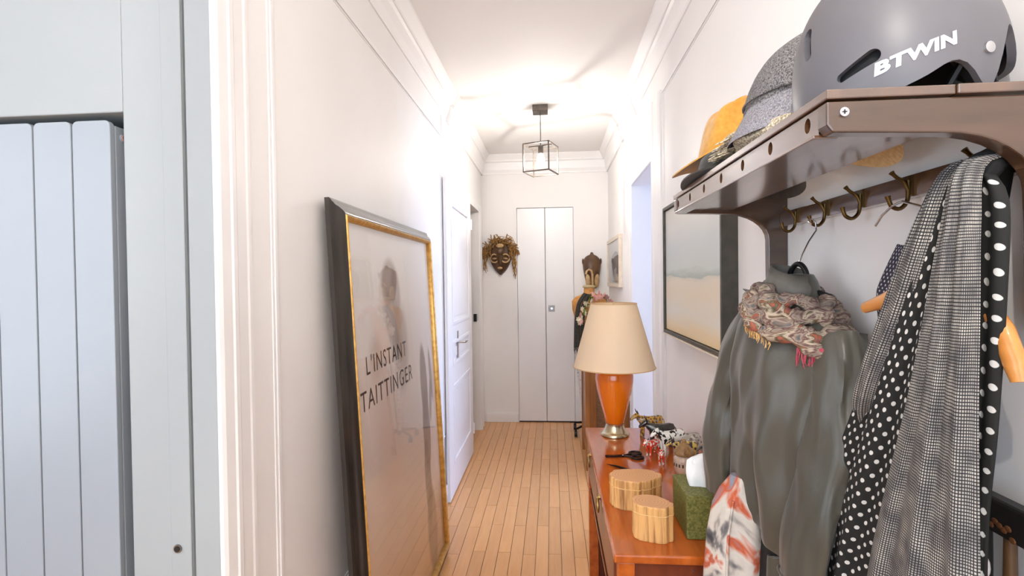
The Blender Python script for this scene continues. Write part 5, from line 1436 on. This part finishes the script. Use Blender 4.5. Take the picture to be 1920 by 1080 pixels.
build(b, 'cuff_seam', M['jacket'], rs, smooth=True)
# hood/collar standing around the hanger
M['hood'] = mat('pale_grey_hood', (122, 116, 106), (96, 92, 84), 0.6, scale=20)
hd_r = []
for z, hw, hd, s_ in ((1.318, 0.058, 0.040, 0.0), (1.345, 0.050, 0.036, 0.006), (1.372, 0.036, 0.028, 0.012)):
    hd_r.append(ring_j(JC + JN * 0.006, hw, hd, z, 40, 0.05, 3, z * 9, -s_))
hdo = build(MB().loft(hd_r, False, False), 'collar', M['hood'], jk, smooth=True)
hdo.modifiers.new('thickness', 'SOLIDIFY').thickness = 0.004
# hanger
hg = thing('coat_hanger', 'dark coat hanger with a metal hook holding the grey jacket', 'hanger', (0.455, 0.985, 1.38))
b = MB(); b.tube([(0.489, 0.9985, 1.4575), (0.482, 0.9985, 1.464), (0.487, 0.9985, 1.4680), (0.496, 0.9985, 1.4620), (0.497, 0.997, 1.446), (0.482, 0.994, 1.425), (0.468, 0.99, 1.40), (0.462, 0.988, 1.385)], 0.0016, 8)
build(b, 'hook', M['chrome'], hg, smooth=True)
hp = Vector((0.458, 0.985, 1.345))
b = MB(); b.tube([hp + JH * (0.024 * math.cos(a)) + Vector((0, 0, 0.038 * math.sin(a))) for a in [j * PI / 14 for j in range(15)]], 0.0050, 8)
build(b, 'neck_loop', M['black'], hg, smooth=True)
b = MB(); b.tube([hp + JH * t + Vector((0, 0, -0.01 - 2.2 * t * t)) for t in (-0.075, -0.05, 0, 0.05, 0.075)], 0.006, 8)
build(b, 'shoulder_bar', M['black'], hg, smooth=True)

# colourful scarf wrapped round the collar
def multi_mat(name, cols, scale, stretch=(1, 1, 1), rough=0.85):
    m_ = bpy.data.materials.new(name); m_.use_nodes = True; nt = m_.node_tree; N = nt.nodes; L = nt.links; p = N['Principled BSDF']
    tc = N.new('ShaderNodeTexCoord'); mp = N.new('ShaderNodeMapping'); mp.inputs['Scale'].default_value = stretch; L.new(tc.outputs['Object'], mp.inputs[0])
    nz = N.new('ShaderNodeTexNoise'); nz.inputs['Scale'].default_value = scale; nz.inputs['Detail'].default_value = 3; nz.inputs['Distortion'].default_value = 1.2; L.new(mp.outputs[0], nz.inputs['Vector'])
    cr = N.new('ShaderNodeValToRGB'); e = cr.color_ramp.elements; k = len(cols)
    for i, c in enumerate(cols):
        ps = 0.30 + 0.42 * i / (k - 1)
        if i == 0: e[0].position = ps; e[0].color = _srgb(c)
        elif i == k - 1: e[-1].position = ps; e[-1].color = _srgb(c)
        else: q = e.new(ps); q.color = _srgb(c)
    L.new(nz.outputs['Fac'], cr.inputs['Fac']); L.new(cr.outputs['Color'], p.inputs['Base Color']); p.inputs['Roughness'].default_value = rough
    return m_
M['multi'] = multi_mat('multicolour_scarf', [(66, 88, 106), (122, 108, 96), (160, 142, 126), (92, 60, 58), (190, 172, 150), (86, 80, 58), (172, 92, 70), (118, 98, 98)], 22, (1, 1, 2.2))
M['raspberry'] = mat('raspberry_yarn', (164, 52, 74), (190, 84, 96), 0.9, scale=90)
M['ochre_yarn'] = mat('ochre_yarn', (196, 150, 84), (214, 176, 120), 0.9, scale=90)
cs_ = thing('colourful_scarf', 'crumpled multicoloured fringed scarf wrapped round the jacket collar', 'scarf', (0.44, 0.985, 1.29))
for q, (zc, hw, hd, rt_, dz, ph0) in enumerate(((1.308, 0.078, 0.054, 0.0150, -0.022, 0.3), (1.288, 0.094, 0.064, 0.0150, -0.030, 1.7), (1.270, 0.100, 0.069, 0.0135, -0.034, 3.1), (1.326, 0.062, 0.046, 0.0120, -0.016, 4.2))):
    pts, rad = [], []
    for j in range(72):
        a = 2 * PI * j / 72
        p = JC + JN * 0.006 + JH * (0.012 + hw * math.cos(a)) + JN * (hd * math.sin(a)) + Vector((0, 0, zc + dz * math.cos(a) + 0.006 * math.sin(5 * a + ph0)))
        p.x = min(p.x, XR - 0.03)
        pts.append(p); rad.append(rt_ * (1 + 0.22 * math.sin(9 * a + ph0) + 0.15 * math.sin(17 * a - ph0)))
    b = MB(); b.tube(pts, rad, 12, closed=True)
    build(b, 'wrap_fold', M['multi'], cs_, smooth=True)
fp = [JC + JN * (0.082 * math.sin(a)) + JH * (0.012 + 0.108 * math.cos(a)) + Vector((0, 0, 1.262 - 0.034 * math.cos(a))) for a in [-0.15 + 0.018 * k for k in range(56)]]
o = build(fringe(fp, 0.030, 0.0011, 21), 'raspberry_fringe', M['raspberry'], cs_); o['kind'] = 'stuff'
pts = [JC + JN * (0.086 * math.sin(a)) + JH * (0.012 + 0.112 * math.cos(a)) + Vector((0, 0, 1.268 - 0.034 * math.cos(a))) for a in [-0.2 + 0.07 * k for k in range(14)]]
b = MB(); b.tube(pts, [0.0015 + 0.004 * math.sin(PI * k / 13) for k in range(14)], 10)
build(b, 'raspberry_edge', M['raspberry'], cs_, smooth=True)
fp = [JC + JN * (0.080 * math.sin(a)) + JH * (0.012 + 0.105 * math.cos(a)) + Vector((0, 0, 1.256 - 0.030 * math.cos(a))) for a in [1.35 + 0.03 * k for k in range(32)]]
o = build(fringe(fp, 0.018, 0.0012, 22), 'ochre_fringe', M['ochre_yarn'], cs_); o['kind'] = 'stuff'
fp = [JC + JN * (0.060 * math.sin(a)) + JH * (0.100 * math.cos(a)) + Vector((0, 0, 1.33 - 0.012 * k)) for k, a in enumerate([2.85, 2.9, 2.95, 3.0, 3.05, 3.1, 2.9, 3.0])]
o = build(fringe(fp, 0.022, 0.0026, 23, drop=(-0.6, 0.5, 0.2)), 'pale_fringe', M['hood'], cs_); o['kind'] = 'stuff'

# printed garment and dark garment hanging below the jacket
M['floral'] = multi_mat('floral_print', [(64, 62, 64), (118, 112, 110), (196, 186, 174), (206, 198, 186), (190, 84, 40), (128, 140, 152), (160, 160, 158)], 11, (1, 1, 0.7))
fg = thing('printed_garment', 'floral printed cotton garment hanging below the jacket hem', 'garment', (0.37, 1.08, 0.70))
rings = []
for z, w_, d_, cx_ in ((0.960, 0.030, 0.020, 0.385), (0.930, 0.040, 0.026, 0.372), (0.900, 0.048, 0.030, 0.366), (0.84, 0.053, 0.034, 0.360), (0.76, 0.056, 0.036, 0.356), (0.68, 0.058, 0.036, 0.354)):
    rings.append([Vector((cx_, 1.045, z)) + Vector((0.86, -0.5, 0)) * (w_ * math.cos(2 * PI * j / 36)) + Vector((-0.5, -0.86, 0)) * (d_ * (1 + 0.12 * math.sin(5 * 2 * PI * j / 36 + z * 6)) * math.sin(2 * PI * j / 36)) for j in range(36)])
build(MB().loft(rings), 'cloth_body', M['floral'], fg, smooth=True)
b = MB(); b.tube([(0.350, 1.02, 0.92), (0.338, 1.015, 0.85), (0.334, 1.013, 0.76), (0.333, 1.013, 0.69)], 0.003, 6)
build(b, 'side_seam', M['floral'], fg, smooth=True)
M['black_cloth'] = mat('black_cloth', (20, 20, 20), (32, 32, 31), 0.85, scale=60)
bg = thing('black_garment', 'black garment showing beneath the jacket between its sleeve and the print', 'garment', (0.44, 0.98, 0.68))
rings = []
for z, w_, d_ in ((1.02, 0.03, 0.02), (0.96, 0.09, 0.035), (0.88, 0.10, 0.045), (0.78, 0.105, 0.05), (0.66, 0.11, 0.052)):
    rings.append(ring_j(JC + JN * 0.0, w_, d_, z, 48, 0.10, 5, z * 8))
build(MB().loft(rings), 'cloth_body', M['black_cloth'], bg, smooth=True)
cloth('pocket_flap', [(0.395, 0.965, 0.845), (0.394, 0.965, 0.76)], [(0.412, 0.935, 0.86), (0.410, 0.935, 0.77)], M['jacket'], bg, 1, 0.003, (-0.9, -0.3, 0), 10, 10)

# ------------------------------------------------------------------ long scarves at the near end
def polka_mat():
    m_ = bpy.data.materials.new('polka_dot_cloth'); m_.use_nodes = True; nt = m_.node_tree; N = nt.nodes; L = nt.links; p = N['Principled BSDF']
    uv = N.new('ShaderNodeUVMap'); uv.uv_map = 'UVMap'
    def grid(off):
        mp = N.new('ShaderNodeMapping'); mp.inputs['Location'].default_value = (off, off, 0); mp.inputs['Scale'].default_value = (1 / 0.0235, 1 / 0.0235, 1)
        L.new(uv.outputs[0], mp.inputs[0])
        fr = N.new('ShaderNodeVectorMath'); fr.operation = 'FRACTION'; L.new(mp.outputs[0], fr.inputs[0])
        sb = N.new('ShaderNodeVectorMath'); sb.operation = 'SUBTRACT'; sb.inputs[1].default_value = (0.5, 0.5, 0); L.new(fr.outputs[0], sb.inputs[0])
        ml = N.new('ShaderNodeVectorMath'); ml.operation = 'MULTIPLY'; ml.inputs[1].default_value = (1, 1, 0); L.new(sb.outputs[0], ml.inputs[0])
        ln = N.new('ShaderNodeVectorMath'); ln.operation = 'LENGTH'; L.new(ml.outputs[0], ln.inputs[0])
        return ln.outputs['Value']
    a, b_ = grid(0.0), grid(0.5)
    mn = N.new('ShaderNodeMath'); mn.operation = 'MINIMUM'; L.new(a, mn.inputs[0]); L.new(b_, mn.inputs[1])
    mr = N.new('ShaderNodeMapRange'); mr.interpolation_type = 'SMOOTHSTEP'; mr.inputs['From Min'].default_value = 0.165; mr.inputs['From Max'].default_value = 0.14
    L.new(mn.outputs[0], mr.inputs['Value'])
    mx = N.new('ShaderNodeMix'); mx.data_type = 'RGBA'; mx.inputs['A'].default_value = _srgb((26, 26, 24)); mx.inputs['B'].default_value = _srgb((206, 204, 198))
    L.new(mr.outputs['Result'], mx.inputs['Factor']); L.new(mx.outputs['Result'], p.inputs['Base Color']); p.inputs['Roughness'].default_value = 0.85
    return m_
def check_mat():
    m_ = bpy.data.materials.new('fine_check_cloth'); m_.use_nodes = True; nt = m_.node_tree; N = nt.nodes; L = nt.links; p = N['Principled BSDF']
    uv = N.new('ShaderNodeUVMap'); uv.uv_map = 'UVMap'; P_ = 0.0036
    sp = N.new('ShaderNodeSeparateXYZ'); L.new(uv.outputs[0], sp.inputs[0])
    def sinw(o_):
        ml = N.new('ShaderNodeMath'); ml.operation = 'MULTIPLY'; ml.inputs[1].default_value = 2 * PI / P_; L.new(o_, ml.inputs[0])
        sn = N.new('ShaderNodeMath'); sn.operation = 'SINE'; L.new(ml.outputs[0], sn.inputs[0]); return sn.outputs[0]
    mx_ = N.new('ShaderNodeMath'); mx_.operation = 'MINIMUM'; L.new(sinw(sp.outputs['X']), mx_.inputs[0]); L.new(sinw(sp.outputs['Y']), mx_.inputs[1])
    mr = N.new('ShaderNodeMapRange'); mr.inputs['From Min'].default_value = -0.75; mr.inputs['From Max'].default_value = -0.1; L.new(mx_.outputs[0], mr.inputs['Value'])
    nz = N.new('ShaderNodeTexNoise'); nz.inputs['Scale'].default_value = 26; L.new(uv.outputs[0], nz.inputs['Vector'])
    c2 = N.new('ShaderNodeValToRGB'); c2.color_ramp.elements[0].position = 0.35; c2.color_ramp.elements[0].color = _srgb((128, 124, 122)); c2.color_ramp.elements[1].position = 0.65; c2.color_ramp.elements[1].color = _srgb((190, 184, 174)); L.new(nz.outputs['Fac'], c2.inputs['Fac'])
    mx = N.new('ShaderNodeMix'); mx.data_type = 'RGBA'; mx.inputs['A'].default_value = _srgb((32, 32, 36)); L.new(c2.outputs['Color'], mx.inputs['B'])
    L.new(mr.outputs['Result'], mx.inputs['Factor']); L.new(mx.outputs['Result'], p.inputs['Base Color']); p.inputs['Roughness'].default_value = 0.9
    return m_
M['polka'] = polka_mat(); M['check'] = check_mat()
ks2 = thing('polka_dot_scarf', 'long black scarf with white polka dots hung over the nearest hooks', 'scarf', (0.46, 0.66, 0.75))
ck2 = thing('checked_scarf', 'long grey fine-checked scarf hung over the polka dot scarf', 'scarf', (0.45, 0.63, 0.75))
def PX(X, *pts):
    return [(X + (0.0 if len(p) < 3 else p[2]), p[0], p[1]) for p in pts]
# broad left panel of the dotted scarf
cloth('front_panel', PX(0.452, (0.632, 1.484, 0.045), (0.628, 1.478, 0.012), (0.668, 1.383), (0.735, 1.262), (0.795, 1.155), (0.868, 1.015), (0.915, 0.900), (0.950, 0.74)),
      PX(0.448, (0.606, 1.484, 0.048), (0.603, 1.476, 0.012), (0.608, 1.39), (0.640, 1.27), (0.672, 1.155), (0.718, 1.015), (0.752, 0.900), (0.790, 0.74)), M['polka'], ks2, 2.0, 0.009, (-0.9, -0.45, 0), 48, 72, 0.4, 0.016, fold=1.35)
# right panel
cloth('back_panel', PX(0.470, (0.606, 1.478), (0.600, 1.43), (0.602, 1.33), (0.606, 1.20), (0.606, 1.08), (0.600, 0.90), (0.600, 0.74)),
      PX(0.466, (0.572, 1.462), (0.556, 1.43), (0.558, 1.34), (0.568, 1.20), (0.580, 1.08), (0.582, 0.90), (0.582, 0.74)), M['polka'], ks2, 1.0, 0.006, (-0.9, -0.45, 0), 30, 64, 1.4, 0.012, fold=1.5, uv_off=(0.11, 0.03))
b = MB(); b.tube([(0.458, 0.600, 1.452), (0.470, 0.590, 1.478), (0.490, 0.600, 1.487), (0.504, 0.618, 1.470), (0.506, 0.622, 1.43)], [0.014, 0.017, 0.016, 0.014, 0.010], 12)
build(b, 'loop_over_hook', M['black_cloth'], ks2, smooth=True)
# slim left strip of the checked scarf and its wide front fall
cloth('side_panel', PX(0.440, (0.628, 1.486, 0.050), (0.626, 1.478, 0.014), (0.664, 1.400), (0.726, 1.285), (0.770, 1.195), (0.788, 1.155, 0.010), (0.800, 1.115, 0.045)),
      PX(0.432, (0.604, 1.486, 0.058), (0.602, 1.474, 0.014), (0.622, 1.39), (0.660, 1.305), (0.712, 1.215), (0.758, 1.155, 0.018), (0.790, 1.115, 0.050)), M['check'], ck2, 1.5, 0.005, (-0.9, -0.45, 0), 28, 48, 2.0, 0.008, fold=1.25)
cloth('front_panel', PX(0.436, (0.606, 1.487, 0.054), (0.600, 1.476, 0.014), (0.606, 1.40), (0.630, 1.30), (0.660, 1.19), (0.706, 1.05), (0.738, 0.94), (0.775, 0.74)),
      PX(0.440, (0.578, 1.486, 0.050), (0.570, 1.472, 0.012), (0.560, 1.41), (0.561, 1.32), (0.563, 1.20), (0.560, 1.05), (0.557, 0.94), (0.556, 0.74)), M['check'], ck2, 2.5, 0.009, (-0.85, -0.52, 0), 60, 72, 0.9, 0.014, fold=1.4, grow=(0.25, 1.0))

# wooden hanger with the navy dotted garment behind the scarves
M['beech'] = mat('orange_beech', (204, 132, 60), (222, 152, 78), 0.35, scale=8, stretch=(6, 0.6, 6), coat=0.3)
wh = thing('wooden_hanger', 'orange beech hanger whose ends stick out behind the long scarves', 'hanger', (0.47, 0.66, 1.30))
pl = []
hw_pts = [(0.800, 1.311), (0.745, 1.326), (0.70, 1.350), (0.668, 1.368), (0.650, 1.372), (0.632, 1.366), (0.60, 1.340), (0.566, 1.300), (0.552, 1.268), (0.547, 1.250)]
b = MB(); rings = []
for i, (y, z) in enumerate(hw_pts):
    p0 = hw_pts[max(i - 1, 0)]; p1 = hw_pts[min(i + 1, len(hw_pts) - 1)]
    t = Vector((0, p1[0] - p0[0], p1[1] - p0[1])).normalized(); n_ = Vector((0, -t.z, t.y))
    x = 0.468
    hgt, dep = (0.0115, 0.009) if i not in (0, len(hw_pts) - 1) else (0.008, 0.006)
    rings.append([Vector((x, y, z)) + Vector((1, 0, 0)) * (dep * math.cos(a)) + n_ * (hgt * math.sin(a)) for a in [2 * PI * j / 14 for j in range(14)]])
b.loft(rings)
build(b, 'shoulder_bar', M['beech'], wh, smooth=True)
b = MB(); b.tube([(0.470, 0.650, 1.374), (0.474, 0.660, 1.41), (0.484, 0.700, 1.447), (0.488, 0.748, 1.462), (0.490, 0.772, 1.4595), (0.489, 0.794, 1.448), (0.487, 0.806, 1.434)], 0.0018, 8)
build(b, 'hook', M['chrome'], wh, smooth=True)
def dotted_navy():
    m_ = M['polka'].copy(); m_.name = 'navy_dotted_cloth'
    for n_ in m_.node_tree.nodes:
        if n_.type == 'MIX': n_.inputs['A'].default_value = _srgb((52, 50, 66)); n_.inputs['B'].default_value = _srgb((204, 202, 204))
        if n_.type == 'MAPPING': n_.inputs['Scale'].default_value = (1 / 0.012, 1 / 0.012, 1)
    return m_
ng = thing('navy_dotted_garment', 'navy dotted garment half hidden behind the long scarves', 'garment', (0.49, 0.72, 1.0))
cloth('garment_panel', [(0.480, 0.742, 1.402), (0.482, 0.782, 1.352), (0.484, 0.794, 1.325), (0.486, 0.788, 1.26), (0.490, 0.78, 1.0)], [(0.486, 0.655, 1.392), (0.486, 0.640, 1.350), (0.488, 0.630, 1.30), (0.490, 0.625, 1.20), (0.490, 0.62, 1.0)], dotted_navy(), ng, 2, 0.004, (-1, 0, 0), 28, 36)
# white toggle hanging at the bottom of the scarves
tg = thing('white_toggle', 'smooth white egg-shaped toggle at the foot of the checked scarf', 'toggle', (0.475, 0.618, 1.02))
b = MB(); b.ball((0.470, 0.598, 1.035), 0.010, 0.009, 0.016)
build(b, 'toggle_body', mat('white_ceramic', (214, 208, 206), rough=0.3), tg, smooth=True)
b = MB(); b.tube([(0.470, 0.598, 1.048), (0.472, 0.600, 1.10), (0.476, 0.604, 1.20)], 0.0015, 6)
build(b, 'cord', M['black_cloth'], tg)

# ------------------------------------------------------------------ black painted chair by the wall, near right
M['black_paint'] = mat('black_painted_wood', (18, 16, 15), (28, 24, 22), 0.4, scale=20)
M['brown_turned'] = mat('brown_turned_wood', (72, 50, 28), (96, 68, 38), 0.4, scale=20)
M['gold_stencil'] = mat('gold_stencil', (104, 62, 28), (82, 48, 24), 0.5, scale=60)
chy0, chy1 = 0.22, 0.645
chx = 0.500
ch_ = thing('painted_chair', 'black painted chair with gold stencilling against the wall below the scarves', 'chair', (0.32, 0.43, 0))
b = MB(); b.prism([(chy0 - 0.02, 1.066), (chy1 + 0.02, 1.066), (chy1 + 0.02, 1.106), (chy0 - 0.02, 1.106)], 'x', chx - 0.006, chx + 0.014)
tr_ = build(b, 'top_rail', M['black_paint'], ch_, bevel=0.004)
b = MB()
for k in range(9):
    yy = 0.585 + 0.0055 * k
    b.ball((chx - 0.0065, yy, 1.070 + 0.010 * abs(math.sin(k * 1.3)) + 0.0006 * k), 0.0012, 0.0045, 0.0035, 8, 6)
build(b, 'gold_motif', M['gold_stencil'], tr_)
for y in (chy0, chy1):
    b = MB(); b.tube([(chx + 0.004, y, 0.0005), (chx + 0.004, y, 0.45), (chx + 0.006, y, 1.07)], [0.016, 0.019, 0.013], 12)
    build(b, 'rear_post', M['black_paint'], ch_, smooth=True)
for k in range(4):
    y = 0.285 + 0.105 * k
    b = MB(); b.tube([(chx + 0.004, y, 0.46), (chx + 0.004, y, 0.75), (chx + 0.004, y, 1.068)], [0.007, 0.010, 0.006], 10)
    build(b, 'spindle', M['brown_turned'], ch_, smooth=True)
build(MB().box(0.155, chx + 0.018, chy0 - 0.03, chy1 + 0.03, 0.435, 0.462), 'seat', M['black_paint'], ch_, bevel=0.008)
for y in (chy0, chy1):
    b = MB(); b.tube([(0.178, y, 0.437), (0.172, y, 0.22), (0.165, y, 0.0005)], [0.016, 0.018, 0.013], 12)
    build(b, 'front_leg', M['black_paint'], ch_, smooth=True)
b = MB(); b.tube([(0.172, chy0, 0.22), (0.172, chy1, 0.22)], 0.009, 10)
build(b, 'stretcher', M['black_paint'], ch_, smooth=True)
